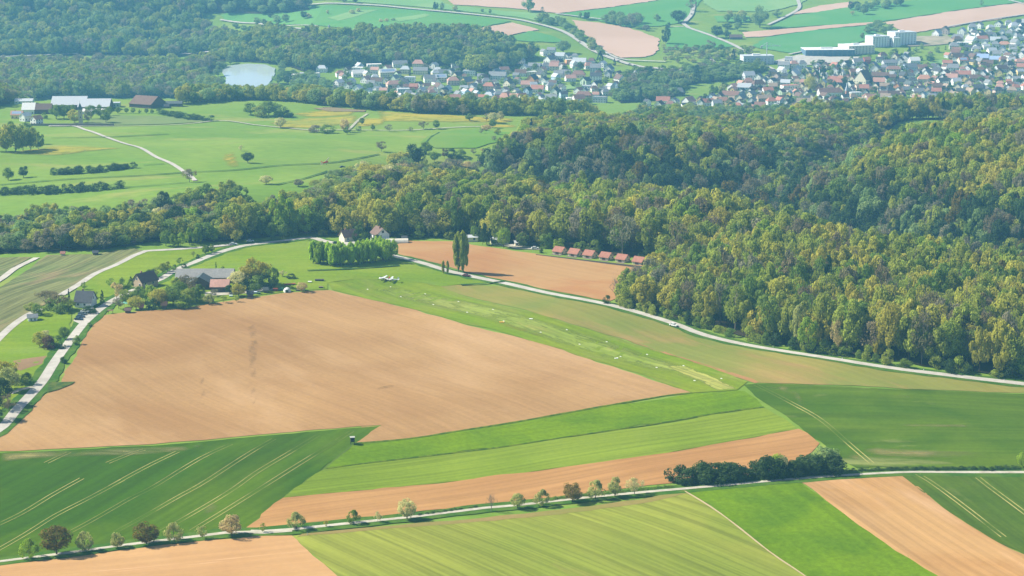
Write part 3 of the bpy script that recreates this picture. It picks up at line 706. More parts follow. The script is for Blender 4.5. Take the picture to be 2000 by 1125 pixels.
def wood(poly, sp, hr, wr, mix, keys, world_pts=False, seed=1, cut=None, marg=50):
    pw = poly if world_pts else [pix(u, v) for u, v in poly]
    if seed in (8, 12, 13, 14, 15, 17, 18): drape('forest_floor', pw, FLOOR, world_pts=True, cell=24, lift=0.4 if seed == 8 else 1.3)
    rs = np.random.RandomState(seed)
    xs = [p[0] for p in pw]; ys = [p[1] for p in pw]
    X, Y = np.meshgrid(np.arange(min(xs), max(xs), sp), np.arange(min(ys), max(ys), sp * 0.87))
    X = X + (np.arange(X.shape[0]) % 2)[:, None] * sp / 2
    X = (X + rs.uniform(-.33, .33, X.shape) * sp).ravel(); Y = (Y + rs.uniform(-.33, .33, Y.shape) * sp).ravel()
    k = in_poly(X, Y, pw) & (np.abs(X) < 0.2778 * Y * 1.03 + marg)
    X, Y = X[k], Y[k]
    names = list(mix); wts = np.array([mix[n] for n in names], float); wts /= wts.sum()
    cum = np.cumsum(wts)
    # species gather in patches
    f = 0.5 + 0.5 * np.sin(X * 0.031 + seed) * np.sin(Y * 0.037 + 2 * seed) + 0.25 * np.sin(X * .09 + Y * .07)
    for x, y, q in zip(X, Y, f):
        if cut is not None and cut(x, y): continue
        if 900 < y < 1100 and min(math.hypot(x - a_, y - b_) for a_, b_ in GAPS) < 13: continue
        r = (rs.rand() * 0.75 + 0.25 * q) % 1.0
        n = names[int(np.searchsorted(cum, min(r, .999)))]
        h = rs.uniform(*hr); w = rs.uniform(*wr)
        if hr[1] > 24 and abs(x - CCX) < 60 and CCY - 300 < y < CCY: h *= 0.42
        if hr[1] > 25 and y < 1000:
            h *= 0.62 + 0.38 * float(sst(1230, 1470, 1000 + FPX * x / (y * 1.02)))
        if hr[1] > 24 and ((x < 40 and 1125 < y < 1400) or (y > 1540 and y < 1800)): h *= 0.66
        ks = keys
        if n == 'conifer': key = 'cone%d' % rs.randint(2); w = min(w, h * .36)
        elif n in ('brown', 'grey') and rs.rand() < 0.6: key = 'sparse%d' % rs.randint(3)
        else: key = ks[rs.randint(len(ks))]
        tree_at(x, y, h, w, key, n, None)
TALL = ['tall0', 'tall1', 'tall2', 'tall3']; BR = ['broad0', 'broad1', 'broad2']; SP = ['sparse0', 'sparse1', 'sparse2']; BU = ['bush0', 'bush1']; PY = ['pyramid0', 'pyramid1']
DK = dict(teal=22, ogreen=12, dark=26, grey=14, green=8, brown=6, conifer=9, darkolive=10)  # ravine mix weighted to dark tints: darker species plus painted ravine shade
for k_, f_ in (('olive', 1.3), ('ogreen', 1.2), ('yellow', 1.0), ('teal', 1.1)): TINT[k_] = tuple(q * f_ for q in TINT[k_])
FM = dict(olive=34, ogreen=30, green=14, brown=6, grey=8, fresh=6, yellow=1.2, conifer=2.5, darkolive=3)
frontW = [(430, 473), (500, 467), (560, 460), (620, 457), (680, 461), (760, 464), (850, 464), (930, 468), (1000, 478), (1060, 482), (1140, 492), (1240, 504), (1300, 512), (1312, 520), (1307, 530), (1245, 560),
          (1200, 590), (1250, 603), (1330, 624), (1400, 645), (1500, 670), (1650, 694), (1800, 716), (2000, 739), (2120, 757)]
backW = [(1300, 243), (1250, 246), (1100, 250), (1030, 258), (1018, 275), (1000, 300), (950, 332), (940, 352), (860, 372), (720, 380), (640, 392), (600, 402), (560, 415), (500, 425), (470, 440)]
WP = [pix(*q) for q in frontW] + [(520, 800), (640, 1900), (470, 1870), (330, 1840), (190, 1760)] + [pix(*q) for q in backW]
FE = dict(cell=20, lift=0.35)
drape('forest_floor', WP, FLOOR, world_pts=True, **FE)
clear = [pix(1640, 300), pix(1800, 285), pix(1860, 255), pix(1780, 262)]
def ccut(x, y): return ((x - CCX) / 48) ** 2 + ((y - CCY + 45) / 92) ** 2 < 1
# near part thick, far part larger spacing
nearW = lambda x, y: y > 1010 or ccut(x, y)
inrav = lambda x, y: float(seg_d(np.array(x), np.array(y), RAV[2:])) < 85 or float(seg_d(np.array(x), np.array(y), RAV2)) < 75 or (x < 130 and 1300 < y < 1560)
farW = lambda x, y: y <= 1010 or ccut(x, y) or inrav(x, y)
ravW = lambda x, y: y <= 1010 or ccut(x, y) or not inrav(x, y)
wood(WP, 8.0, (16, 27), (8.5, 14), FM, TALL + TALL + BR + SP, world_pts=True, seed=3, cut=nearW)
wood(WP, 9.4, (15, 26), (10.5, 16), dict(FM, teal=3, dark=2), TALL + BR, world_pts=True, seed=4, cut=farW)
wood(WP, 9.2, (14, 25), (10, 15.5), DK, TALL + BR, world_pts=True, seed=5, cut=ravW)
# leafy edge along the road: shrubs and young trees
edge = [pix(u, v + 3.5) for u, v in frontW[16:]]
el = smooth_line(edge, 5.0)
for i, (x, y) in enumerate(el):
    if rsT.rand() < 0.85: tree_at(x + rsT.normal() * 1.2, y + rsT.normal() * 1.5, rsT.uniform(3.5, 8), rsT.uniform(4, 7), BU[i % 2], ['green', 'ogreen', 'dark', 'ogreen'][rsT.randint(4)])
el = smooth_line([pix(u, v + 2.0) for u, v in frontW[2:13]], 6.0)
for i, (x, y) in enumerate(el):
    if rsT.rand() < 0.8: tree_at(x + rsT.normal() * 2, y + rsT.normal() * 2, rsT.uniform(4, 11), rsT.uniform(5, 8), (BU + TALL)[i % 5], ['green', 'ogreen', 'fresh', 'dark', 'green'][rsT.randint(5)])
# bushy belt on the left
wood([(-60, 500), (100, 493), (200, 489), (262, 480), (300, 473), (420, 474), (440, 470), (480, 440), (500, 400), (440, 388), (400, 396), (300, 408), (250, 424), (200, 428), (60, 434), (-60, 440)], 8.5, (8, 15.5), (9, 14),
     dict(green=26, ogreen=24, olive=18, dark=10, teal=14, grey=8, brown=6, fresh=7, conifer=4, white=1, palegreen=3), BR + TALL, seed=8)
wood([(-60, 440), (60, 434), (200, 428), (300, 408), (400, 396), (410, 404), (300, 418), (200, 438), (-60, 452)], 7, (5, 11), (7, 11), dict(green=3, teal=3, grey=2, white=.4, ogreen=3), BR + BU, seed=81)
# middle distance: bushes between meadow and ravine wood
wood([(700, 352), (760, 330), (850, 336), (940, 335), (935, 356), (850, 374), (720, 380)], 9, (8, 16), (9, 14), dict(grey=20, olive=20, teal=12, ogreen=20, white=4, brown=8), SP + BR, seed=9)
wood([(560, 398), (600, 385), (640, 360), (700, 345), (740, 345), (720, 372), (640, 390)], 10, (5, 10), (7, 11), dict(grey=10, teal=14, ogreen=12, palegreen=6, white=2), BR + SP, seed=10)
# tree line below the village and riverside woods
wood([(350, 205), (420, 200), (480, 196), (600, 203), (640, 209), (715, 214), (760, 217), (820, 223), (950, 224), (1000, 226), (1100, 230), (1250, 232), (1330, 240), (1330, 232), (1250, 224), (1100, 221), (1000, 217), (860, 214), (760, 208), (640, 201), (560, 193), (350, 196)],
     9, (11, 19), (11, 16), dict(green=24, ogreen=22, olive=16, teal=20, grey=8, dark=5, palegreen=4), BR + TALL, seed=11)
wood([(-60, 212), (20, 206), (60, 196), (180, 192), (400, 192), (440, 184), (398, 172), (400, 150), (430, 135), (425, 128), (200, 131), (-60, 135)], 14, (14, 25), (15, 23), dict(teal=26, ogreen=20, green=12, grey=26, palegreen=9, brown=4), BR + TALL + SP, seed=12)
wood([(-60, 112), (200, 108), (410, 103), (470, 97), (425, 84), (405, 60), (392, 30), (380, 5), (360, -40), (-60, -60)], 17, (18, 31), (18, 26), dict(teal=28, ogreen=20, green=16, dark=9, grey=14, conifer=7, palegreen=6), BR + TALL, seed=13, marg=20)
wood([(375, 28), (500, 28), (605, 21), (600, 11), (380, 8)], 15, (15, 24), (14, 20), dict(dark=20, teal=30, grey=10), BR, seed=14)
wood([(405, 122), (440, 103), (425, 87), (480, 84), (520, 66), (560, 76), (640, 76), (700, 70), (760, 68), (870, 64), (920, 70), (990, 84), (1010, 104), (1045, 114), (1000, 135), (960, 143), (900, 138), (870, 130), (750, 127), (640, 132), (600, 143), (560, 130), (480, 122)],
     13, (15, 24), (14, 20), dict(teal=22, ogreen=24, green=22, dark=10, grey=8, palegreen=8, fresh=4), BR + TALL, seed=15)
wood([(555, 190), (600, 192), (650, 186), (640, 165), (600, 150), (560, 150)], 16, (8, 15), (11, 16), dict(dark=10, teal=20, green=10, conifer=5, grey=5), BR, seed=16)
wood([(1215, 152), (1245, 142), (1335, 142), (1345, 165), (1320, 187), (1290, 197), (1210, 202), (1195, 187), (1230, 170)], 12, (8, 15), (11, 17), dict(dark=14, teal=24, green=12, grey=12, conifer=2, palegreen=4), BR + TALL, seed=17)
wood([(1335, 138), (1380, 127), (1440, 128), (1500, 138), (1460, 152), (1420, 158), (1350, 165)], 13, (7, 12), (11, 16), dict(dark=12, teal=24, green=12, grey=12, conifer=3), BR + TALL, seed=18)
wood([(1045, 32), (1085, 42), (1120, 60), (1150, 85), (1180, 108), (1168, 108), (1130, 80), (1095, 55), (1050, 45)], 13, (8, 15), (10, 15), dict(teal=20, palegreen=8, green=14, grey=6), BR, seed=19)
wood([(1290, 97), (1470, 97), (1480, 118), (1400, 124), (1300, 125), (1290, 112)], 17, (5, 11), (8, 13), dict(teal=20, palegreen=10, green=10, grey=10, white=6, yellow=1), BR + SP, seed=20)
wood([(430, 60), (480, 40), (560, 30), (600, 38), (560, 46), (500, 56), (520, 68), (470, 80), (430, 78)], 30, (8, 15), (10, 15), dict(teal=20, dark=8, grey=12, white=1), BR, seed=21)
wood([(1180, 40), (1250, 45), (1260, 60), (1225, 56), (1180, 48)], 20, (10, 20), (12, 18), dict(teal=20, grey=12), BR, seed=22)
wood([(1400, 60), (1480, 55), (1500, 40), (1540, 30), (1500, 28), (1400, 40)], 30, (8, 18), (10, 17), dict(teal=20, dark=8, palegreen=8, white=1), BR, seed=23)
wood([(1650, 28), (1690, 24), (1760, 15), (1770, 8), (1700, 14), (1660, 20)], 20, (10, 18), (10, 17), dict(teal=20, dark=8, grey=5), BR, seed=24)
wood([(1690, 70), (1740, 66), (1740, 50), (1700, 52)], 22, (6, 13), (10, 15), dict(teal=20, palegreen=8), BR, seed=25)
# gardens of the villages
wood([(640, 150), (700, 130), (860, 127), (940, 150), (1060, 122), (1180, 130), (1230, 150), (1200, 200), (1100, 212), (850, 212), (760, 205), (640, 180)], 33, (6, 12), (7, 12), dict(teal=22, green=14, dark=8, conifer=5, grey=10, palegreen=8, white=2), BR + BU, seed=26)
wood([(1340, 200), (1420, 165), (1500, 150), (1560, 130), (1700, 115), (1780, 98), (1860, 80), (2040, 60), (2040, 200), (1800, 212), (1450, 222), (1280, 225)], 24, (5, 10), (6, 11), dict(teal=18, green=14, dark=18, conifer=10, grey=8, palegreen=6, white=2), BR + BU, seed=27)
wood([(1450, 222), (1800, 212), (2040, 190), (2040, 200), (1800, 222), (1450, 234), (1280, 236), (1280, 226)], 13, (9, 15), (10, 14), dict(teal=10, green=14, ogreen=12, grey=10), BR, seed=28)
# ------------------------------------------------------------------ single trees read off the photograph
A = "beside the bottom lane"
for q in [(57, 1091, 41, 35, 'pyramid0', 'fresh', 'small rounded fresh green fruit tree, leftmost beside the bottom lane'),
          (111, 1084, 57, 57, 'broad1', 'darkolive', 'large dark olive tree, second from the left beside the bottom lane'),
          (166, 1077, 41, 31, 'pyramid1', 'palegreen', 'pointed pale green fruit tree between the large dark olive tree and a small round one'),
          (229, 1071, 31, 28, 'broad0', 'palegreen', 'small pale green round fruit tree left of the second dark olive tree by the lane'),
          (286, 1064, 43, 48, 'broad2', 'darkolive', 'second dark olive tree by the bottom lane, fifth from the left'),
          (340, 1059, 40, 35, 'pyramid1', 'palegreen', 'whitish green fruit tree right of the second dark olive tree by the lane'),
          (395, 1053, 27, 22, 'sparse1', 'palegreen', 'thin small tree in front of the pale wheel tracks at the corner of the dark wheat field'),
          (452, 1048, 42, 44, 'broad0', 'pink', 'brownish tree covered in pale blossom where the dirt entrance meets the lane'),
          (513, 1041, 21, 13, 'sparse0', 'ogreen', 'thin sapling just right of the field entrance on the bottom lane'),
          (579, 1034, 36, 33, 'pyramid0', 'palegreen', 'creamy green pear tree above the corner between the pale soil and striped green fields'),
          (637, 1030, 15, 10, 'sparse2', 'olive', 'very small twiggy sapling between the pear tree and the egg shaped green tree'),
          (690, 1023, 28, 25, 'pyramid1', 'green', 'egg shaped green tree by the middle of the bottom lane'),
          (738, 1020, 22, 17, 'sparse1', 'white', 'tiny white blossoming sapling left of the big white blossoming tree'),
          (795, 1015, 41, 34, 'broad2', 'white', 'big round tree in creamy white blossom on the verge of the lane'),
          (960, 1000, 35, 26, 'bare0', 'brown', 'bare brown leafless tree beside the bottom lane'),
          (1011, 994, 31, 27, 'broad1', 'palegreen', 'whitish green tree just right of the bare tree by the lane'),
          (1059, 989, 35, 28, 'pyramid0', 'palegreen', 'upright whitish green tree, second right of the bare tree by the lane'),
          (1118, 982, 40, 38, 'broad2', 'rust', 'round brown olive tree, third right of the bare tree by the lane'),
          (1163, 977, 41, 33, 'pyramid1', 'palegreen', 'pale blossoming tree right of the brown olive tree by the lane'),
          (1201, 972, 40, 26, 'broad0', 'palegreen', 'narrow pale green tree left of the last blossoming tree before the hedge'),
          (1239, 967, 34, 35, 'sparse2', 'white', 'spreading tree in white blossom, last of the lane trees before the dark hedge'),
          (2000, 916, 34, 28, 'broad1', 'fresh', 'half cropped green tree at the right edge beside the lane')]:
    tp(*q[:6], (q[6], 'roadside tree'))
N = 'tree'
for q in [(905, 533, 80, 21, 'poplar0', 'ogreen', 'taller front poplar of the pair standing on the pale road'), (895, 532, 77, 19, 'poplar0', 'ogreen', 'slender rear poplar, left one of the pair on the pale road'),
          (866, 535, 26, 7, 'poplar0', 'olive', 'thin young poplar left of the tall pair'), (874, 536, 27, 6, 'poplar0', 'olive', 'very thin young poplar next to the tall pair'),
          (1203, 590, 46, 34, 'bare0', 'brown', 'bare brown tree at the left tip of the roadside wood'),
          (984, 484, 38, 26, 'broad1', 'fresh', 'bright green round tree by the low grey buildings at the soil field'),
          (943, 478, 42, 22, 'tall0', 'dark', 'dark ivy covered tree between the low grey buildings'), (956, 480, 34, 16, 'cone0', 'conifer', 'dark conifer between the low grey buildings'),
          (695, 472, 24, 14, 'bush0', 'dark', 'dark round tree beside the red roofed house in the clearing'), (722, 474, 20, 16, 'cone1', 'conifer', 'dark conifer left of the white gabled house'), (712, 474, 22, 15, 'bush1', 'dark', 'dark shrubby tree between the two clearing houses'),
          (735, 476, 18, 14, 'bush0', 'dark', 'dark bush in front of the white gabled house'),
          (1058, 494, 10, 9, 'bush1', 'dark', 'clipped dark round bush left of the six red roofed cabins'),
          (598, 458, 58, 44, 'tall1', 'fresh', 'vivid fresh green tall tree where the road bends into the wood'), (1022, 470, 30, 20, 'broad0', 'green', 'green tree behind the yard at the top of the soil field'),
          (1270, 488, 34, 26, 'broad1', 'green', 'left one of two vivid green round trees behind the last cabin'), (1290, 490, 33, 24, 'broad2', 'green', 'right one of two vivid green round trees behind the last cabin'),
          (1578, 690, 72, 40, 'tall2', 'fresh', 'vivid bright green tall tree at the front of the roadside wood'), (1560, 680, 86, 26, 'tall1', 'palegreen', 'whitish green tree at the front of the roadside wood'),
          (1632, 694, 70, 24, 'sparse1', 'pink', 'thin tree in pale blossom at the front of the roadside wood'), (1715, 702, 52, 22, 'tall0', 'golden', 'narrow yellow green tree at the front of the roadside wood'),
          (1995, 736, 66, 40, 'tall3', 'fresh', 'bright green tree at the right edge of the picture by the road'), (1880, 640, 60, 52, 'broad1', 'golden', 'yellow flowering crown rising above the right part of the wood'),
          (1262, 606, 52, 30, 'tall2', 'golden', 'yellowish tree near the left tip of the roadside wood'), (1325, 622, 58, 34, 'tall1', 'green', 'full deep green tree behind the white car on the road')]:
    tp(*q[:6], (q[6], N))
# left road side
for q in [(53, 751, 25, 22, 'pyramid0', 'green', 'small green ball shaped tree left of the pale road'), (124, 710, 13, 15, 'bush0', 'dark', 'round dark green bush on the field side of the left road'),
          (151, 674, 20, 16, 'bush1', 'green', 'small bushy tree on the verge opposite the purple leaved tree'), (175, 638, 9, 9, 'bush0', 'green', 'tiny bush on the verge near the parked cars'),
          (78, 678, 30, 30, 'broad0', 'olive', 'olive tree at the left of the roadside clump with the purple tree'), (98, 682, 28, 28, 'bush1', 'purple', 'dark purple leaved tree in the clump left of the road'),
          (112, 678, 24, 24, 'bush0', 'green', 'green tree right of the purple leaved tree'), (126, 664, 26, 22, 'broad1', 'green', 'green roadside tree at the back of the purple tree clump'), (88, 660, 16, 18, 'broad2', 'white', 'white blossoming bush behind the purple leaved tree'), (120, 682, 12, 14, 'bush1', 'dark', 'low dark bush at the foot of the roadside clump'),
          (8, 745, 42, 50, 'broad2', 'golden', 'yellow olive tree at the left edge of the picture'), (18, 762, 44, 44, 'broad0', 'palegreen', 'grey green willow at the left edge of the picture'), (2, 790, 52, 44, 'broad1', 'dark', 'dark green tree at the left picture edge below the willow'),
          (17, 803, 34, 32, 'sparse0', 'brown', 'brownish twiggy tree at the lower left picture edge'), (-12, 820, 50, 44, 'bush0', 'dark', 'large dark shrub cut by the left picture edge'),
          (134, 606, 22, 26, 'broad1', 'ogreen', 'round tree behind the dark roofed cottage'), (112, 604, 34, 46, 'sparse1', 'brown', 'brown budding tree left of the dark roofed cottage'), (97, 606, 26, 24, 'bush1', 'green', 'green shrub under the brown budding tree'),
          (76, 616, 24, 26, 'bush0', 'green', 'green bush beside the small white hut'), (120, 612, 22, 26, 'bush1', 'green', 'dense green bush in front of the dark roofed cottage'), (135, 590, 26, 7, 'cone0', 'conifer', 'thin dark cypress left of the dark roofed cottage'),
          (200, 592, 26, 11, 'cone1', 'conifer', 'dark pointed conifer right of the dark roofed cottage'), (174, 612, 14, 30, 'bush0', 'dark', 'clipped dark hedge bush beside the parked cars'), (188, 592, 24, 16, 'sparse0', 'fresh', 'light green slim tree right of the dark roofed cottage'),
          (90, 600, 34, 40, 'sparse2', 'brown', 'second brown budding tree above the small white hut'), (60, 606, 16, 22, 'bush1', 'ogreen', 'low shrub left of the small white hut')]:
    tp(*q[:6], (q[6], N))
# farm garden and orchard
for q in [(228, 588, 38, 26, 'sparse2', 'pink', 'grey pink budding tree at the farm entrance'), (240, 578, 34, 26, 'broad0', 'green', 'green tree left of the old gabled farmhouse'), (256, 564, 24, 16, 'cone0', 'green', 'dark pointed tree against the old farmhouse wall'),
          (232, 603, 22, 24, 'sparse1', 'grey', 'grey spreading tree on the grass by the farm entrance'), (266, 604, 26, 30, 'broad2', 'olive', 'olive fruit tree beside the red roofed hut'), (285, 590, 34, 22, 'tall0', 'fresh', 'tall fresh green tree right of the old farmhouse'),
          (297, 594, 38, 24, 'tall1', 'fresh', 'bright green tree in the middle of the farm garden'), (310, 600, 36, 34, 'broad1', 'olive', 'olive tree above the yellow beehive stand'), (338, 598, 42, 34, 'broad2', 'green', 'broad green tree in the farm garden below the barn'),
          (322, 596, 30, 30, 'broad0', 'golden', 'yellowish tree in the farm garden'), (368, 592, 28, 30, 'broad1', 'ogreen', 'soft green tree below the long barn'), (378, 574, 34, 26, 'sparse0', 'brown', 'brown budding tree against the long barn'),
          (390, 580, 26, 20, 'pyramid0', 'green', 'small green tree left of the red metal roof'), (395, 592, 20, 14, 'sparse1', 'fresh', 'young orchard tree below the red metal roof, left one'), (408, 594, 20, 22, 'broad0', 'palegreen', 'pale orchard tree below the red metal roof, middle one'),
          (436, 592, 16, 14, 'sparse2', 'fresh', 'young orchard tree below the red metal roof, right one'), (466, 580, 27, 28, 'broad2', 'golden', 'yellow green tree between the red metal roof and the first hive'), (462, 590, 14, 12, 'sparse0', 'fresh', 'small shrub like tree before the first dark hive'),
          (466, 562, 32, 40, 'broad1', 'white', 'large white blossoming tree right of the barn'), (492, 556, 50, 42, 'broad0', 'golden', 'big golden yellow tree right of the barn, left crown'), (512, 556, 48, 36, 'broad2', 'golden', 'big golden yellow tree right of the barn, right crown'),
          (500, 566, 28, 34, 'bush0', 'green', 'dark green shrub below the golden trees'), (520, 564, 32, 30, 'bush1', 'dark', 'dark green tree below the golden trees'), (534, 562, 40, 24, 'tall3', 'green', 'upright grey green tree at the right end of the golden group'),
          (480, 566, 22, 26, 'bush1', 'dark', 'dark shrub below the white blossoming tree'), (590, 570, 20, 20, 'broad2', 'pink', 'small blossoming tree near the top corner of the brown field'), (568, 544, 10, 18, 'bush0', 'dark', 'low dark bush in the meadow right of the golden trees'),
          (552, 540, 12, 16, 'sparse2', 'white', 'pale small bush in the meadow right of the golden trees'), (422, 526, 15, 5, 'cone0', 'green', 'tiny spruce behind the long barn'), (436, 527, 8, 9, 'bush1', 'green', 'little bush behind the long barn'),
          (306, 541, 20, 14, 'sparse0', 'ogreen', 'orchard tree along the yard road, first from the left'), (318, 535, 22, 15, 'broad1', 'ogreen', 'orchard tree along the yard road, second from the left'), (327, 531, 20, 15, 'broad0', 'ogreen', 'orchard tree along the yard road, third from the left'),
          (294, 544, 20, 22, 'broad2', 'green', 'round tree directly behind the old farmhouse'), (340, 528, 12, 11, 'bush0', 'green', 'small tree at the left end of the long barn roof'), (351, 517, 15, 14, 'sparse1', 'green', 'small tree on the meadow above the barn'), (360, 524, 10, 10, 'bush1', 'dark', 'dark bush on the road edge above the barn'),
          (402, 497, 18, 15, 'broad1', 'green', 'left one of two round trees where the roads part'), (414, 494, 17, 12, 'broad0', 'green', 'right one of two round trees where the roads part'), (378, 504, 14, 8, 'sparse2', 'ogreen', 'slim small tree by the road above the barn'), (387, 506, 10, 8, 'bush0', 'dark', 'dark small bush by the road above the barn'),
          (217, 562, 20, 18, 'sparse1', 'fresh', 'light green orchard tree behind the cottage'), (165, 566, 16, 14, 'sparse0', 'green', 'small orchard tree on the vineyard road')]:
    tp(*q[:6], (q[6], N))
for q in [(350, 586, 36, 30, 'broad1', 'green', 'green tree hiding the left end of the long barn'), (345, 572, 30, 24, 'tall2', 'ogreen', 'olive tree close to the left end wall of the barn'), (362, 570, 34, 24, 'sparse1', 'brown', 'brown tree in front of the long barn wall'), (270, 590, 30, 26, 'broad0', 'green', 'green tree before the gable of the old farmhouse'),
          (246, 592, 28, 24, 'broad2', 'ogreen', 'olive green tree left of the red roofed hut'), (384, 590, 34, 22, 'tall0', 'green', 'upright green tree before the dark cross gabled wing'), (355, 602, 26, 30, 'bush0', 'green', 'green shrub at the field edge below the farm trees'), (300, 604, 24, 26, 'bush1', 'dark', 'dark shrub at the field edge below the farm trees'),
          (420, 580, 16, 18, 'sparse2', 'grey', 'greyish shrub before the red metal roof'), (448, 574, 18, 16, 'broad1', 'dark', 'dark small tree at the right end of the red metal roof'), (477, 552, 34, 26, 'broad2', 'palegreen', 'pale tree behind the white blossoming tree'), (706, 478, 14, 16, 'bush0', 'dark', 'dark bush at the foot of the clearing trees'), (748, 478, 12, 14, 'bush1', 'green', 'green bush before the white gabled house')]:
    tp(*q[:6], (q[6], N))
# alley of pyramidal trees at the junction and round the belt
for i, (u, v, h, w, k, t) in enumerate([(338, 482, 26, 18, 'pyramid0', 'fresh'), (353, 482, 28, 18, 'pyramid1', 'fresh'), (370, 478, 34, 20, 'pyramid0', 'fresh'), (386, 476, 32, 19, 'pyramid1', 'fresh'), (415, 472, 30, 24, 'pyramid0', 'fresh'), (440, 470, 30, 26, 'broad0', 'olive'),
                                        (324, 480, 30, 22, 'broad1', 'green'), (245, 482, 24, 22, 'broad2', 'green'), (462, 474, 26, 24, 'broad1', 'olive'), (530, 468, 32, 24, 'broad0', 'green'), (552, 466, 30, 20, 'broad2', 'green')]):
    tp(u, v, h, w, k, t, ("light green conical tree, number %s of the row left of the road bend" % ["one", "two", "three", "four", "five", "six", "seven", "eight", "nine", "ten", "eleven"][i], N))
TOPM = [("crop", 0)]
# scattered meadow trees
for q in [(548, 250, 20, 22, 'broad1', 'white', 'white blossoming round tree on the far meadow path'), (615, 258, 14, 26, 'bush0', 'grey', 'greyish bush group by the far meadow path, left'), (640, 260, 18, 30, 'bush1', 'green', 'green bushes by the far meadow path, right'),
          (674, 258, 26, 20, 'broad2', 'pink', 'pale blossoming tree by the double track'), (678, 262, 14, 16, 'broad0', 'green', 'green tree under the pale blossoming tree'), (707, 244, 14, 10, 'broad1', 'green', 'small round tree right of the double track'), (701, 256, 10, 12, 'bush0', 'teal', 'small bush at the foot of the double track'),
          (728, 255, 12, 9, 'broad0', 'green', 'small green tree on the meadow path'), (760, 257, 14, 16, 'sparse1', 'grey', 'grey budding tree on the meadow path'), (801, 257, 9, 12, 'sparse0', 'grey', 'low grey bush on the meadow path'), (827, 252, 15, 20, 'sparse2', 'brown', 'brown tree pair by the yellow meadow'), (852, 252, 18, 13, 'broad2', 'green', 'green tree at the end of the grey track'),
          (904, 226, 22, 26, 'sparse1', 'grey', 'grey tree in front of the tree line'), (917, 236, 14, 16, 'broad0', 'green', 'dark small tree by the yellow strip'), (950, 237, 16, 16, 'sparse0', 'grey', 'grey twiggy tree left of the white blossoms'), (964, 240, 20, 22, 'broad1', 'white', 'white blossoming tree above the orchard on the far meadow'), (978, 236, 18, 13, 'broad0', 'white', 'second white blossoming tree on the far meadow'),
          (962, 250, 18, 15, 'broad2', 'green', 'green tree under the white blossoms'), (950, 256, 12, 20, 'broad1', 'pink', 'low pinkish blossom bush in the far orchard'), (972, 264, 13, 14, 'broad0', 'ogreen', 'olive small tree in the far orchard'), (992, 280, 10, 12, 'broad2', 'grey', 'grey bush at the right end of the far orchard'), (965, 275, 10, 12, 'sparse0', 'grey', 'twiggy tree at the lower end of the far orchard'), (940, 262, 12, 10, 'sparse1', 'grey', 'thin tree at the left of the far orchard'),
          (471, 295, 12, 10, 'sparse1', 'white', 'tiny white blossoming tree above the lone dark tree'), (484, 318, 20, 22, 'broad1', 'dark', 'lone round dark tree in the middle of the meadow'), (370, 356, 26, 28, 'sparse2', 'brown', 'bare spreading tree at the end of the field road'),
          (16, 352, 24, 22, 'broad0', 'green', 'round green tree at the far left meadow edge'), (46, 347, 23, 20, 'broad2', 'dark', 'darker round tree at the far left meadow edge'), (520, 360, 17, 25, 'broad1', 'white', 'white blossoming tree at the meadow edge above the belt'), (583, 364, 14, 20, 'broad0', 'grey', 'grey bush on the meadow above the belt'),
          (663, 367, 14, 14, 'broad1', 'white', 'small white blossoming tree above the wood'), (650, 345, 11, 10, 'broad0', 'white', 'small white blossom by the red aeroplane meadow'), (715, 330, 14, 22, 'broad2', 'white', 'white blossoming tree on the orchard slope'), (700, 332, 12, 14, 'sparse0', 'pink', 'pale bush on the orchard slope'), (672, 340, 10, 10, 'sparse1', 'grey', 'twiggy bush on the orchard slope'),
          (890, 328, 14, 24, 'broad1', 'pink', 'pinkish blossoming bush right of the dark grove'), (912, 330, 14, 22, 'broad0', 'pink', 'second pinkish blossoming bush right of the dark grove'), (873, 332, 11, 14, 'sparse0', 'pink', 'small pink budding bush right of the dark grove'), (925, 302, 12, 12, 'sparse1', 'grey', 'small grey tree on the meadow right of the dark grove'), (943, 302, 12, 15, 'sparse2', 'pink', 'pale twiggy tree by the wood corner'),
          (788, 322, 26, 30, 'broad2', 'olive', 'olive tree at the left of the dark grove'), (806, 325, 42, 32, 'broad0', 'dark', 'large dark tree in the dark grove'), (822, 328, 38, 26, 'tall1', 'dark', 'tall dark tree at the right of the dark grove'), (770, 330, 30, 30, 'broad1', 'olive', 'lower olive tree of the dark grove'), (832, 300, 22, 26, 'broad0', 'green', 'green tree behind the dark grove'),
          (848, 316, 20, 16, 'broad2', 'green', 'light green tree right of the dark grove'), (868, 310, 20, 16, 'sparse0', 'purple', 'dark purple budding tree right of the dark grove'), (880, 308, 18, 22, 'bush0', 'dark', 'dark bush in the row right of the grove'), (900, 308, 17, 26, 'bush1', 'green', 'green bush at the right end of the row'), (745, 296, 20, 22, 'sparse1', 'brown', 'brownish tree at the corner of the field ditch'),
          (790, 350, 36, 34, 'sparse2', 'pink', 'pale budding tree below the dark grove'), (818, 350, 30, 30, 'sparse0', 'grey', 'grey budding tree below the dark grove')]:
    tp(*q[:6], (q[6], N))
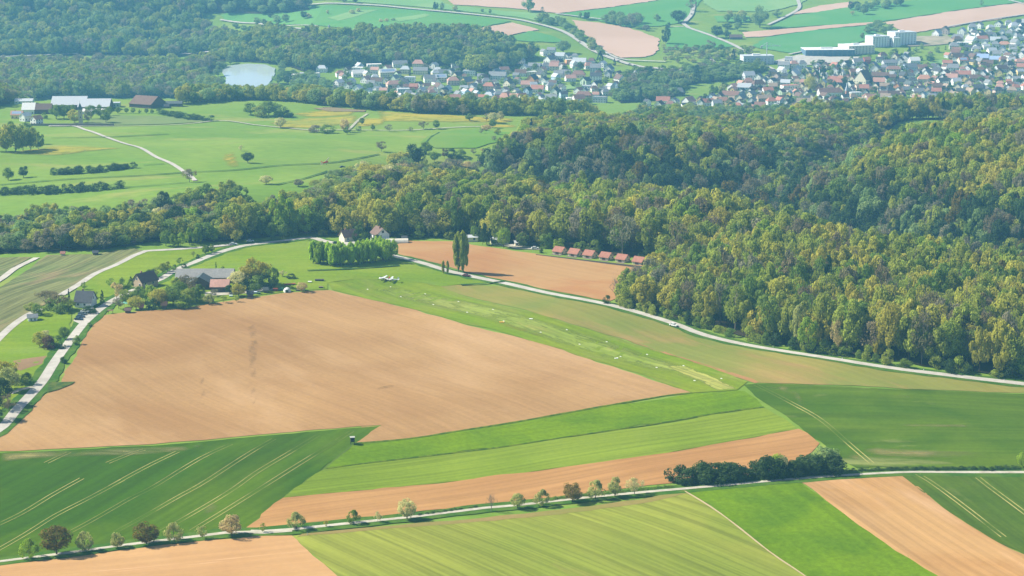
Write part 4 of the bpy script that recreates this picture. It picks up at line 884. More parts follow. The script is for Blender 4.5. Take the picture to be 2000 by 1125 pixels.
# bush clump and farm hill trees
for q in [(490, 224, 22, 32, 'broad0', 'green', 'left bush of the clump on the far meadow'), (505, 228, 20, 30, 'bush0', 'ogreen', 'front bush of the clump on the far meadow'), (525, 226, 28, 34, 'broad1', 'green', 'tallest bush of the clump on the far meadow'), (545, 227, 24, 32, 'bush1', 'green', 'middle bush of the clump on the far meadow'), (563, 229, 14, 20, 'bush0', 'dark', 'low right bush of the clump on the far meadow'),
          (110, 232, 26, 26, 'broad0', 'green', 'green tree left of the church tower, first'), (125, 232, 27, 24, 'broad1', 'green', 'green tree left of the church tower, second'), (138, 232, 28, 22, 'broad2', 'green', 'green tree left of the church tower, third'), (146, 240, 26, 26, 'tall1', 'olive', 'olive tree directly before the church tower'), (172, 240, 26, 18, 'sparse0', 'grey', 'grey twiggy tree right of the church tower'),
          (178, 232, 26, 22, 'broad1', 'green', 'green tree right of the church tower, first'), (196, 230, 24, 20, 'broad0', 'green', 'green tree right of the church tower, second'), (207, 240, 26, 20, 'broad2', 'green', 'round green tree at the corner of the church meadow'), (214, 226, 18, 14, 'broad1', 'green', 'small tree behind the church meadow corner'), (87, 232, 12, 12, 'bush0', 'green', 'bush beside the red roofed farm cottage'),
          (230, 222, 13, 11, 'broad0', 'green', 'small tree on the farm hill, first from the left'), (247, 221, 10, 9, 'broad1', 'green', 'small tree on the farm hill, second from the left'), (260, 222, 12, 9, 'broad2', 'green', 'small tree on the farm hill, third from the left'), (273, 222, 8, 6, 'broad0', 'green', 'small tree on the farm hill, fourth from the left'), (286, 222, 10, 8, 'broad1', 'green', 'small tree on the farm hill, fifth from the left'), (297, 222, 9, 8, 'broad2', 'green', 'small tree on the farm hill, sixth from the left')]:
    tp(*q[:6], (q[6], N))
for i, (u, v, h, w, k, t) in enumerate([(-5, 296, 50, 34, 'tall0', 'ogreen'), (12, 297, 52, 34, 'tall1', 'olive'), (30, 297, 54, 36, 'tall2', 'ogreen'), (45, 295, 48, 34, 'tall3', 'ogreen'), (60, 294, 44, 30, 'tall0', 'ogreen'), (75, 292, 34, 26, 'tall1', 'green'), (20, 284, 46, 32, 'tall2', 'green'), (52, 282, 42, 32, 'tall3', 'teal')]):
    tp(u, v, h, w, k, t, ("tall tree of the grove at the left picture edge, %s from the left" % ["first", "second", "third", "fourth", "fifth", "sixth", "rear first", "rear second"][i], N))
# far trees in the open fields
for q in [(602, 36, 10, 13, 'broad0', 'white'), (688, 28, 9, 12, 'broad1', 'white'), (700, 24, 9, 10, 'broad2', 'white'), (672, 6, 10, 11, 'broad0', 'teal'), (694, 6, 12, 10, 'broad1', 'dark'), (640, 28, 9, 6, 'broad2', 'white'), (744, 44, 7, 9, 'broad0', 'white'), (755, 43, 7, 9, 'broad1', 'white'), (768, 41, 6, 8, 'broad2', 'teal'), (747, 58, 11, 12, 'cone0', 'conifer'),
          (851, 20, 16, 11, 'tall0', 'dark'), (863, 21, 16, 10, 'tall1', 'teal'), (889, 22, 12, 11, 'broad0', 'palegreen'), (942, 25, 8, 6, 'broad1', 'teal'), (957, 27, 10, 6, 'broad2', 'teal'), (1032, 23, 25, 24, 'broad0', 'teal'), (1060, 27, 14, 8, 'sparse0', 'grey'), (1133, 36, 12, 7, 'broad1', 'teal'), (1146, 39, 16, 14, 'broad2', 'dark'),
          (1300, 86, 32, 18, 'tall1', 'dark'), (1283, 42, 14, 14, 'broad0', 'teal'), (1325, 45, 24, 30, 'broad1', 'dark'), (1305, 54, 10, 10, 'bush0', 'dark'), (1350, 22, 26, 22, 'sparse0', 'grey'), (1400, 74, 24, 22, 'broad2', 'dark'), (1418, 74, 16, 18, 'broad0', 'teal'), (1440, 60, 16, 14, 'broad1', 'teal'), (1484, 54, 40, 32, 'broad0', 'teal'), (1432, 118, 22, 11, 'cone0', 'conifer'),
          (1240, 55, 30, 32, 'sparse1', 'grey'), (1480, 128, 14, 16, 'broad0', 'teal'), (1386, 100, 22, 22, 'sparse1', 'grey'), (1916, 12, 12, 10, 'sparse0', 'teal'), (1672, 15, 12, 17, 'broad1', 'dark'), (1687, 29, 20, 16, 'broad0', 'teal'), (1665, 31, 10, 10, 'sparse2', 'pink'), (1712, 52, 14, 15, 'broad2', 'teal'), (1684, 76, 12, 9, 'broad0', 'teal'), (1640, 150, 22, 10, 'cone0', 'conifer'), (1596, 160, 30, 12, 'cone1', 'conifer'),
          (1609, 158, 28, 13, 'cone0', 'conifer'), (1637, 140, 18, 9, 'cone1', 'conifer'), (1543, 155, 20, 14, 'cone0', 'conifer'), (1700, 166, 16, 13, 'cone1', 'conifer'), (1776, 104, 12, 12, 'cone0', 'conifer'), (1888, 108, 15, 9, 'cone1', 'conifer'), (1798, 156, 20, 10, 'cone0', 'conifer'), (1545, 210, 24, 20, 'cone1', 'conifer'), (1582, 182, 32, 22, 'broad1', 'olive'), (1393, 188, 22, 18, 'tall0', 'green'), (1410, 186, 22, 15, 'tall1', 'palegreen'),
          (1251, 200, 30, 14, 'cone0', 'conifer'), (872, 62, 12, 8, 'cone0', 'conifer'), (880, 62, 15, 10, 'cone1', 'conifer'), (892, 62, 12, 9, 'cone0', 'conifer'), (902, 62, 16, 10, 'cone1', 'conifer'), (916, 64, 12, 9, 'cone0', 'conifer'), (1040, 112, 28, 26, 'broad0', 'dark'), (1100, 104, 24, 26, 'broad1', 'teal'), (930, 145, 40, 48, 'broad2', 'ogreen'), (1172, 124, 24, 18, 'cone0', 'conifer'), (1200, 128, 14, 8, 'cone1', 'conifer'), (1262, 60, 12, 14, 'broad2', 'grey')]:
    tp(*q, info=None)
for u, v in ((428, 180), (440, 188), (452, 193), (466, 195), (480, 195), (494, 194), (507, 190), (520, 184), (532, 176), (543, 164), (550, 152), (552, 140), (430, 168), (426, 150), (434, 134), (450, 126)): tp(u, v, 15 + u % 7, 17 + v % 5, 'broad%d' % (u % 3), 'teal', info=None)
for u in range(1318, 1352, 8): tp(u, 164 + rsT.randint(3), 22, 10, 'tall%d' % (u % 4), 'palegreen', info=None)
for q in [(1705, 500, 26, 12), (1748, 506, 28, 14), (1797, 522, 28, 16), (1830, 540, 34, 16), (1880, 530, 30, 17), (1742, 520, 30, 16), (1630, 545, 24, 15), (1850, 560, 40, 18), (1932, 560, 34, 16)]:
    tp(q[0], q[1] + 30, q[2] * 1.8, q[3] * 1.3, 'cone%d' % (q[0] % 2), 'conifer', info=None)

# ------------------------------------------------------------------ the trees become objects
def proj(x, y, z):
    d = y * math.cos(PITCH) + (CAMZ - z) * math.sin(PITCH)
    return 1000 + FPX * x / d, 562.5 - FPX * ((z - CAMZ) * math.cos(PITCH) + y * math.sin(PITCH)) / d
NAMES = dict(olive='olive', ogreen='olive green', green='green', fresh='bright green', dark='dark green', brown='brown budding', grey='grey budding', yellow='yellow', white='white blossoming', pink='pink blossoming',
             palegreen='pale green', conifer='dark', darkolive='dark olive', purple='purple', golden='golden', teal='grey green', rust='rusty brown')
for t in TREES:
    t['z'] = float(H(t['x'], t['y'])); t['d'] = math.hypot(t['x'], t['y'], CAMZ)
    t['u'], t['v'] = proj(t['x'], t['y'], t['z'])
named = [t for t in TREES if t['info']]
rest = [t for t in TREES if not t['info']]
# the biggest showing of the others: nearest along the wood's front
WPL = [pix(*q) for q in frontW]
cand = [t for t in rest if -20 < t['u'] < 2020]
for t in cand:
    t['fd'] = float(seg_d(np.array(t['x']), np.array(t['y']), WPL))
    t['score'] = t['h'] / t['d'] - t['fd'] / 60.0 * 0.012 if t['h'] > 9 else -1
cand.sort(key=lambda t: -t['score'])
ind = cand[:max(0, 300 - len(named))]
chosen = set(id(t) for t in ind)
mass = [t for t in rest if id(t) not in chosen]
SECT = [(700, "in the wood behind the clearing houses"), (940, "in the wood belt above the soil field"), (1120, "in the wood behind the left cabins"), (1320, "at the wood corner by the cabins"),
        (1500, "in the wood right of the white car"), (1700, "in the wood above the thin green field"), (1850, "in the right part of the wood"), (2500, "in the wood near the right picture edge")]
ORD = ["first", "second", "third", "fourth", "fifth", "sixth", "seventh", "eighth", "ninth", "tenth", "eleventh", "twelfth", "thirteenth", "fourteenth", "fifteenth", "sixteenth", "seventeenth", "eighteenth", "nineteenth", "twentieth"]
def ordn(i): return ORD[i] if i < 20 else ("%dth" % (i + 1) if (i + 1) % 10 not in (1, 2, 3) else "%d%s" % (i + 1, {1: 'st', 2: 'nd', 3: 'rd'}[(i + 1) % 10]))
ind.sort(key=lambda t: t['u'])
cnt = {}
for t in ind:
    s_ = next(n for lim, n in SECT if t['u'] < lim)
    form = 'conifer' if 'cone' in t['key'] else ('tall tree' if t['h'] > 22 else 'smaller tree')
    k = (t['tn'], s_, form); cnt[k] = cnt.get(k, 0) + 1
    t['info'] = ("%s %s %s, %s such from left" % (NAMES[t['tn']], form, s_, ordn(cnt[k] - 1)), 'tree')
def plant(t):
    k = t['key']; cm, tm, jm = PROTO[k][:3]
    nm = 'conifer' if 'cone' in k else ('shrub' if 'bush' in k else ('poplar_tree' if 'poplar' in k else 'broadleaf_tree'))
    cat = 'conifer' if 'cone' in k else ('shrub' if 'bush' in k else 'tree')
    o = thing(nm, (t['x'], t['y'], t['z'] - 0.15), t['info'][0], cat, rz=float(rsT.uniform(0, 6.28)), group=t.get('grp', 'single trees and shrubs'))
    o.scale = (t['w'], t['w'], t['h'])
    c = link('crown', cm, o); c["tint"] = list(t['tint'])
    link('trunk', tm, o)
    return o
for t in named:
    t['grp'] = 'trees along the bottom lane' if t['info'][1] == 'roadside tree' else 'trees standing in the open'
    plant(t)
for t in ind: t['grp'] = 'trees at the front of the woods'; plant(t)

# the mass of the woods: ONE object, instances of whole trees on its points
protos = bpy.data.collections.new("tree_kinds")
keys = sorted(PROTO)
for k in keys:
    o = bpy.data.objects.new("kind_" + k, PROTO[k][2]); protos.objects.link(o)
me = bpy.data.meshes.new("woodland")
me.vertices.add(len(mass))
me.vertices.foreach_set("co", np.array([(t['x'], t['y'], t['z'] - 0.3) for t in mass], np.float32).ravel())
def pa(n, ty, v, f="value"):
    at = me.attributes.new(n, ty, 'POINT'); at.data.foreach_set(f, np.asarray(v).ravel())
pa("scl", 'FLOAT_VECTOR', np.array([(t['w'], t['w'], t['h']) for t in mass], np.float32), "vector")
pa("rot", 'FLOAT_VECTOR', np.array([(0, 0, r) for r in rsT.uniform(0, 6.28, len(mass))], np.float32), "vector")
pa("tint", 'FLOAT_VECTOR', np.array([t['tint'] for t in mass], np.float32), "vector")
pa("kid", 'INT', np.array([keys.index(t['key']) for t in mass], np.int32))
ng = bpy.data.node_groups.new("woodland", 'GeometryNodeTree')
ng.interface.new_socket("Geometry", in_out='INPUT', socket_type='NodeSocketGeometry')
ng.interface.new_socket("Geometry", in_out='OUTPUT', socket_type='NodeSocketGeometry')
gi = ng.nodes.new("NodeGroupInput"); go = ng.nodes.new("NodeGroupOutput")
iop = ng.nodes.new("GeometryNodeInstanceOnPoints"); ci = ng.nodes.new("GeometryNodeCollectionInfo")
ci.inputs["Collection"].default_value = protos
ci.inputs["Separate Children"].default_value = True
ci.inputs["Reset Children"].default_value = True
iop.inputs["Pick Instance"].default_value = True
def na(n, ty):
    nd = ng.nodes.new("GeometryNodeInputNamedAttribute"); nd.data_type = ty; nd.inputs[0].default_value = n
    return nd.outputs[0]
L = ng.links.new
L(gi.outputs[0], iop.inputs["Points"]); L(ci.outputs[0], iop.inputs["Instance"])
L(na("kid", 'INT'), iop.inputs["Instance Index"]); L(na("scl", 'FLOAT_VECTOR'), iop.inputs["Scale"]); L(na("rot", 'FLOAT_VECTOR'), iop.inputs["Rotation"])
L(iop.outputs[0], go.inputs[0])
wd = link("woodland", me)
tag(wd, "broadleaf and mixed woods covering the ravine, valley and hills", "woodland", kind='stuff')
md = wd.modifiers.new("woods", 'NODES'); md.node_group = ng
print("TREES", len(TREES), "named", len(named), "ind", len(ind), "mass", len(mass))

# hedges and thickets: one thing each, its leaves merged into one foliage mesh
def hedge(name, pts, hr, wr, n, key_list, tint, label, cat, world_pts=False, spread=2.0, seed=1, faces=1.0):
    rs = np.random.RandomState(seed)
    ln = smooth_line([pix(*q) for q in pts], 2.0)
    c0 = ln[len(ln) // 2]; z0 = float(H(*c0))
    VV, FF, LV = [], [], []; nv = 0; st = MB()
    for i in range(n):
        p = ln[int((i + rs.rand() * .8) / n * (len(ln) - 1))] + rs.normal(size=2) * spread
        h = rs.uniform(*hr); w = rs.uniform(*wr); a = rs.rand() * 6.28
        _, _, _, V, Fq, lv = PROTO[key_list[rs.randint(len(key_list))]]
        if faces < 1:
            k = rs.rand(len(Fq)) < faces; idv = Fq[k].ravel(); V = V[idv]; Fq = np.arange(len(V)).reshape(-1, 4); lv = lv[k]
        R = np.array([[math.cos(a), -math.sin(a), 0], [math.sin(a), math.cos(a), 0], [0, 0, 1]])
        Q = (V * np.array([w, w, h])) @ R.T + np.array([p[0] - c0[0], p[1] - c0[1], float(H(*p)) - z0 - 0.2])
        VV.append(Q); FF.append(Fq + nv); nv += len(V); LV.append(lv * rs.uniform(0.8, 1.2))
        st.tube((p[0] - c0[0], p[1] - c0[1], float(H(*p)) - z0 - 0.3), (p[0] - c0[0], p[1] - c0[1], float(H(*p)) - z0 + h * .6), h * .02, h * .008, 4)
    me = mesh_np("foliage", np.vstack(VV), np.vstack(FF), [LEAF])
    me.attributes.new("lv", 'FLOAT', 'FACE').data.foreach_set("value", np.concatenate(LV).astype(np.float32))
    o = thing(name, (float(c0[0]), float(c0[1]), z0), label, cat)
    c = link("foliage", me, o); c["tint"] = [q * (1.35 if name == "thicket" else 1) for q in TINT[tint]]
    if hr[0] > 3: st.build("stems", BARK, o)
    return o
hedge("hedge", [(1335, 944), (1400, 938), (1480, 934), (1560, 928), (1635, 920)], (5.0, 8.5), (6, 9), 40, BU, 'dark', "long dense dark green hedge beside the bottom lane", "hedge", spread=1.6, seed=3)
drape("meadow", [(CCX + 46 * math.cos(a), CCY - 45 + 90 * math.sin(a)) for a in [i * .5236 for i in range(12)]], field_mat("clearing_grass", (0.13, 0.23, 0.03), (0.16, 0.25, 0.04)), world_pts=True, cell=8, lift=0.8)
hedge("thicket", [(620, 515), (660, 518), (700, 514), (740, 509), (764, 504)], (10, 13.5), (3.5, 5.5), 80, ['tall0', 'tall1', 'tall2', 'poplar0'], 'fresh', "dense block of bright green young poplars beside the airfield", "thicket", spread=3.2, seed=4)
hedge("hedge", [(105, 342), (170, 338), (220, 333), (262, 329)], (4, 6.5), (6, 9), 26, BU, 'dark', "upper dark hedge across the left meadow", "hedge", seed=5, faces=.6)
hedge("hedge", [(0, 380), (60, 378), (110, 378), (160, 374), (235, 368)], (4, 7), (6, 9), 34, BU, 'dark', "lower dark hedge across the left meadow", "hedge", seed=6, faces=.6)
hedge("hedge", [(314, 224), (350, 230), (385, 234), (415, 237)], (4.5, 7), (8, 11), 16, BU, 'dark', "dark hedge on the slope right of the church meadow", "hedge", seed=7, faces=.6)
hedge("hedge", [(1045, 982), (1120, 972), (1200, 964), (1320, 951)], (0.9, 1.6), (1.8, 2.8), 70, BU, 'green', "low rough hedge between the lane and the harrowed soil strip", "hedge", spread=0.4, seed=8, faces=.35)
hedge("hedge", [(1668, 920), (1800, 918), (1900, 917.5), (2010, 917)], (1.0, 1.9), (2.0, 3.2), 90, BU, 'dark', "low green hedge along the lane below the wheat field", "hedge", spread=0.5, seed=9, faces=.35)
hedge("hedge", [(820, 1007), (900, 996), (940, 991)], (0.7, 1.2), (1.6, 2.4), 36, BU, 'dark', "low grassy hedge behind the lane left of the bare tree", "hedge", spread=0.3, seed=10, faces=.3)
for q in [(1515, 930, 44, 38, 'bush0', 'fresh', 'bright green bushy tree rising from the dark hedge'), (1527, 930, 42, 22, 'broad1', 'white', 'white blossoming bush inside the dark hedge'), (1612, 920, 52, 50, 'broad2', 'teal', 'grey green tree at the right end of the dark hedge')]:
    x, y = pix(q[0], q[1]); k = FPX / math.hypot(y, CAMZ)
    plant(dict(x=x, y=y, z=float(H(x, y)), h=q[2] / k, w=q[3] / k, key=q[4], tint=TINT[q[5]], info=(q[6], N), grp='trees standing in the open'))
# ------------------------------------------------------------------ buildings
_mc = {}
def cm(name, c, rough=0.8, var=0.1, scale=0.7):
    k = (name, c)
    if k not in _mc: _mc[k] = plain(name, c, rough, var, scale)
    return _mc[k]
def tile_mat(name, c):
    k = ("tile", name, c)
    if k in _mc: return _mc[k]
    t = NT(name)
    n = t.noise(t.pos(), 0.9, detail=4, rough=0.7); n2 = t.noise(t.pos(), 0.15, off=7)
    x = t.mix(t.rng(n, .25, .75), mul(c, 0.78), mul(c, 1.15)); x = t.mix(t.rng(n2, .35, .65, 0, .35), x, mul(c, .7))
    t.col(x); t.b.inputs["Roughness"].default_value = 0.75; _mc[k] = t.m
    return t.m
ROOFS = dict(r=(.42, .19, .14), k=(.50, .28, .22), b=(.165, .105, .085), g=(.24, .25, .26), d=(.075, .08, .09), s=(.46, .48, .50), w=(.72, .70, .66), t=(.34, .26, .19), x=(.27, .265, .25), v=(.10, .12, .12), o=(.52, .27, .18), l=(.33, .42, .60), m=(.27, .15, .12))
RN = dict(r='red tiled', k='pink tiled', b='brown', g='grey', d='dark slate', s='pale grey', w='whitish', t='tan', x='weathered grey', v='greenish black', o='orange red', l='blue solar panelled', m='dark red')
WALLS = dict(w=(.80, .79, .77), c=(.72, .66, .50), y=(.72, .56, .26), o=(.74, .36, .18), n=(.58, .70, .52), p=(.70, .52, .45), e=(.44, .34, .24), a=(.55, .57, .60), r=(.55, .12, .10), u=(.45, .56, .70), k=(.13, .09, .07), b=(.10, .17, .24))
WN = dict(w='white', c='cream', y='yellow', o='orange', n='mint green', p='pink', e='tan', a='grey', r='red', u='pale blue', k='dark wooden', b='blue grey')
GLASS = plain("window_glass", (0.06, 0.075, 0.09), 0.25)
def gable_parts(l, w, hw, hr, ov=0.5, hip=0.0, flat=False):
    """wall mesh data and roof mesh data; ridge along x"""
    a, b = l / 2, w / 2
    W = MB(); R = MB()
    if flat:
        W.box(-a, a, -b, b, -1.5, hw); R.box(-a - .15, a + .15, -b - .15, b + .15, hw + 0.01, hw + 0.35)
        return W, R
    V = [(-a, -b, -1.5), (a, -b, -1.5), (a, b, -1.5), (-a, b, -1.5), (-a, -b, hw), (a, -b, hw), (a, b, hw), (-a, b, hw)]
    F_ = [(0, 1, 5, 4), (1, 2, 6, 5), (2, 3, 7, 6), (3, 0, 4, 7)]
    if hip == 0:
        V += [(-a, 0, hw + hr), (a, 0, hw + hr)]; F_ += [(4, 8, 7), (5, 6, 9)]
    else: F_ += [(4, 5, 6, 7)]
    W.add(V, F_)
    t = 0.22; s = hr / b; e = b + ov; ze = hw - ov * s; zr = hw + hr; rr = a + ov - hip * (b + ov) * 0.95 if hip else a + ov
    V = [(-a - ov, -e, ze + t), (a + ov, -e, ze + t), (a + ov, e, ze + t), (-a - ov, e, ze + t), (-rr, 0, zr + t), (rr, 0, zr + t),
         (-a - ov, -e, ze), (a + ov, -e, ze), (a + ov, e, ze), (-a - ov, e, ze), (-rr, 0, zr + .01), (rr, 0, zr + .01)]
    F_ = [(0, 1, 5, 4), (2, 3, 4, 5), (6, 10, 11, 7), (8, 11, 10, 9), (6, 7, 1, 0), (8, 9, 3, 2)]
    F_ += [(0, 4, 10, 6), (4, 3, 9, 10), (1, 7, 11, 5), (5, 11, 8, 2)]
    if hip: F_ += [(0, 4, 3), (1, 2, 5)]
    R.add(V, F_)
    return W, R
def win_faces(W, l, w, hw, rows, nl, nw, sz=0.6, m=1):
    """small dark panes in the wall's own mesh (far houses)"""
    for r in range(rows):
        z = 1.0 + r * 2.7
        for s_ in (-1, 1):
            for i in range(nl):
                x = -l / 2 + l * (i + .5) / nl; y = s_ * (w / 2 + .03)
                W.add([(x - sz, y, z), (x + sz, y, z), (x + sz, y, z + 1.3), (x - sz, y, z + 1.3)], [(0, 1, 2, 3)], m)
            for i in range(nw):
                y = -w / 2 + w * (i + .5) / nw; x = s_ * (l / 2 + .03)
                W.add([(x, y - sz, z), (x, y + sz, z), (x, y + sz, z + 1.3), (x, y - sz, z + 1.3)], [(0, 1, 2, 3)], m)
NH = [0]
def house_at(x, y, rz, l, w, hw, hr, roof, wall, label, cat='house', name='house', group=None, hip=0.0, flat=False, wins='in', chim=True, z=None, solar=False):
    z = float(H(x, y)) if z is None else z
    W, R = gable_parts(l, w, hw, hr, hip=hip, flat=flat)
    rows = max(1, int((hw) / 2.7)); nl = max(2, int(l / 3.2)); nw = max(2, int(w / 3.5))
    if wins == 'in': win_faces(W, l, w, hw, rows, nl, nw)
    o = thing(name, (x, y, z), label, cat, rz, group)
    W.build('wall', [cm("plaster_" + WN[wall].replace(' ', '_'), WALLS[wall]), GLASS], o)
    rf = R.build('roof', tile_mat("roof_" + RN[roof].replace(' ', '_'), ROOFS[roof]) if roof not in 'swl' else cm("roof_" + roof, ROOFS[roof], 0.5), o)
    if chim and not flat:
        c = MB(); c.box(-l * .2, -l * .2 + .8, 0.4, 1.1, hw + hr * .6, hw + hr + 0.9); c.build('chimney', cm("chimney_brick", (.30, .17, .12)), rf)
    if solar:
        s = MB(); k = hr / (w / 2); y0, y1 = -w / 2 * .85, -w / 2 * .2
        f = lambda yy: hw + hr + (yy) * k + .28
        s.add([(-l * .4, y0, f(y0)), (l * .4, y0, f(y0)), (l * .4, y1, f(y1)), (-l * .4, y1, f(y1))], [(0, 1, 2, 3)]); s.build('solar_panel', cm("solar_panel_glass", (.30, .38, .52), 0.2), rf)
    return o, rf
def windows(parent, spots, wall_x=None, wall_y=None, sx=0.5, sz=0.65, frame=True):
    """separate window parts: spots = (coordinate along the wall, z)"""
    for a, z in spots:
        f = MB(); g = MB(); t = 0.05
        if wall_y is not None:
            s_ = 1 if wall_y > 0 else -1; y = wall_y + s_ * t
            f.box(a - sx - .12, a + sx + .12, min(wall_y, y), max(wall_y, y), z - sz - .12, z + sz + .12)
            g.box(a - sx, a + sx, min(y, y + s_ * .03), max(y, y + s_ * .03), z - sz, z + sz)
        else:
            s_ = 1 if wall_x > 0 else -1; x = wall_x + s_ * t
            f.box(min(wall_x, x), max(wall_x, x), a - sx - .12, a + sx + .12, z - sz - .12, z + sz + .12)
            g.box(min(x, x + s_ * .03), max(x, x + s_ * .03), a - sx, a + sx, z - sz, z + sz)
        o = f.build('window', cm("window_frame_white", (.7, .7, .68)), parent); g.build('pane', GLASS, o)

TOWN = """662 168 20 gsw|686 165 19 gsn|680 172 16 gmw|699 180 20 gsw|715 161 21 gkw|700 140 22 fww|731 134 28 fww|700 149 25 pww|781 130 28 pgw|817 131 22 hkc|757 149 33 pwc|822 145 28 pgc|736 165 22 pbw|771 159 17 ggn
769 171 28 hkp|808 176 16 prr|819 170 16 gdw|801 160 20 fsw|839 160 22 pgw|861 159 21 psc|857 175 22 gbw|845 182 20 gbw|809 197 20 ggu|734 180 12 gww|788 182 24 fsa|749 185 15 pkw|762 210 16 fwc|629 140 20 hsw|563 158 11 hsw|580 155 20 fww|573 96 14 pkw
706 75 10 fwc|892 132 22 fsw|885 165 22 hkp|911 165 24 ggy|893 155 20 gdc|881 146 16 ggw|917 147 24 fsw|945 160 20 gmw|972 155 34 pga|955 176 22 hrp|925 177 22 ggw|909 185 16 gsu|981 125 12 hkp|991 125 12 gbc|1017 148 22 pbw|1037 148 20 fwc
1057 152 20 gdc|1040 161 24 gdo|1044 136 24 pgw|1019 125 14 gsw|1022 113 16 gdk|1062 108 14 ggw|1077 105 16 pgw|1094 115 18 psw|1074 122 22 ggw|1091 150 18 pgw|995 171 24 gvc|1011 163 14 gbw|1027 171 18 pkp|1031 185 17 gdu|1050 180 25 prw|1062 162 20 gdw|1067 169 14 fsn
1085 185 20 gdw|1097 177 16 gdw|1057 197 16 ggw|1077 199 22 pga|985 201 20 hkp|942 200 14 prw|1004 200 16 pkc|889 200 20 pkw|865 214 12 gsw|1103 150 22 pgw|1130 151 26 hmp|1114 158 20 pkw|1132 126 26 psw|1111 125 13 fwo|1189 141 22 ggw|1163 140 20 pga
1144 166 20 gvn|1166 172 24 gdw|1164 156 22 pdw|1146 176 17 fsw|1210 161 22 gbw|1246 150 20 hgw|1166 186 20 gda|1140 193 32 hme|1114 200 16 fww|1130 201 22 pmw|1172 200 26 fga|1188 151 16 gga|1325 186 24 hvk|1264 206 14 gdw|1288 212 20 gbw|1295 203 26 prw|1316 205 18 ggw
1432 176 22 gkw|1454 178 26 psu|1481 171 26 hbw|1499 184 20 prw|1542 176 34 frw|1550 150 30 gsw|1531 134 22 pgw|1557 187 20 gkw|1526 187 18 gbn|1525 198 16 pbc|1492 200 28 pte|1469 202 18 gga|1446 200 24 ggc|1427 192 32 pmw|1411 204 17 poc|1426 206 20 gdy|1467 192 22 ggc
1390 196 20 ggu|1382 206 22 prw|1369 207 16 gbw|1345 204 26 gkw|1400 210 18 pga|1484 215 20 pmc|1322 205 12 gsw|1470 180 16 gbe|1484 182 16 gdk|1462 155 22 psa|1508 165 20 gdw|1611 135 18 gkc|1652 132 20 gvw|1675 128 20 pgw|1692 124 14 prr|1687 136 22 gdw|1710 140 22 ggw
1745 142 28 hmc|1737 130 28 pga|1766 120 24 ggw|1785 124 20 pww|1777 139 28 pgu|1581 151 12 ggy|1556 142 22 gsa|1625 161 16 prc|1641 159 14 hoc|1655 156 14 grp|1686 165 36 gbc|1719 155 32 pbe|1670 189 22 fsw|1687 180 18 prp|1620 187 46 pmw|1716 167 22 pkp|1752 175 15 gko
1712 176 18 gdc|1727 176 18 pte|1775 172 17 gvp|1769 182 18 pgk|1560 187 22 gkw|1632 211 44 gvc|1569 206 26 pte|1917 81 22 orw|1961 92 22 hoc|1919 120 22 ple|1943 122 20 ple|1995 137 18 prp|1881 151 28 prw|1805 160 26 hoc|1850 130 18 prc|1970 164 10 prr|1950 162 18 gby
1869 116 24 pbe|1700 200 22 pkc|1790 200 16 pke|1740 204 24 pwe|1685 205 18 pkc|1725 190 18 pbe|1745 190 20 pbc|1762 196 16 gbp|1600 178 14 gmk|1640 176 18 gdc|1660 170 16 gdw|1600 200 14 gbw|1585 195 14 gkc|1650 204 12 pme|1830 70 20 gsw|1845 66 22 gbp|1870 78 24 hgw
1880 90 22 fww|1897 84 22 gsw|1540 120 14 fsw|1735 179 16 gmc|1792 186 20 pga|1810 150 18 ggw|1830 146 20 gdw|1846 150 20 gbw|1840 164 20 pdw|1862 140 20 pgw|1858 160 22 pkw|1905 160 22 pbc|1920 150 20 ggw|1935 152 14 gdw|1955 140 24 pba|1975 150 18 gdc|1985 160 16 pgw|590 153 14 hsw|606 163 14 gbw|574 166 12 pgw|618 152 13 fww"""
HL = []
for q in TOWN.replace('\n', '|').split('|'):
    u, v, w, c = q.split(); HL.append((float(u), float(v), float(w), c[0] if c[0] != 'o' else 'p', c[1], c[2]))
rh = np.random.RandomState(12)
A_ = [(645, 152), (700, 134), (860, 130), (935, 152), (1060, 122), (1100, 104), (1180, 130), (1215, 150), (1190, 196), (1100, 206), (850, 206), (760, 196), (690, 180)]
B_ = [(1300, 212), (1400, 190), (1430, 168), (1500, 152), (1540, 130), (1640, 130), (1700, 118), (1790, 104), (1860, 76), (1900, 56), (2030, 42), (2030, 178), (1800, 200), (1700, 208), (1450, 222), (1290, 222)]
def far_enough(u, v, w):
    for h in HL:
        if abs(h[0] - u) < (h[2] + w) * 0.40 and abs(h[1] - v) < 5.2: return False
    return True
for poly, n, rw, ww in ((A_, 1200, "ggdbkms", "wwwcwnu"), (B_, 5000, "ggddbbkrsmt", "wwwccwpyea")):
    for _ in range(n):
        u = rh.uniform(poly[0][0] - 60, 2040) if poly is B_ else rh.uniform(640, 1240); v = rh.uniform(42, 222)
        if not in_poly(u, v, poly): continue
        if 1690 < u < 1862 and v < 112: continue
        if 1780 < u < 1850 and 110 < v < 134: continue
        if 1100 < u < 1140 and 160 < v < 180: continue
        w = rh.uniform(12, 19)
        if not far_enough(u, v, w): continue
        if u > 1870 and v < 115: rf, wl = "gsdg"[rh.randint(4)], "wwwwc"[rh.randint(5)]
        else: rf, wl = rw[rh.randint(len(rw))], ww[rh.randint(len(ww))]
        HL.append((u, v, w, "gggph"[rh.randint(5)], rf, wl))
def place_of(u, v):
    if u < 650: return "among the trees left of the left village"
    if u < 1250:
        r = "top" if v < 145 else ("middle" if v < 172 else "lowest")
        return "%s part of the left village" % r
    if u < 1420: return "by the gap between the two villages"
    r = "uppermost part" if v < 100 else ("upper part" if v < 130 else ("middle" if v < 165 else "lower edge"))
    return "%s of the right village" % r
KIND = dict(g='gable fronted house', p='house', h='hip roofed house', f='flat roofed house')
HL.sort(key=lambda h: h[0])
SZ = lambda w: 'small' if w < 15 else ('large' if w > 24 else 'middle-sized')
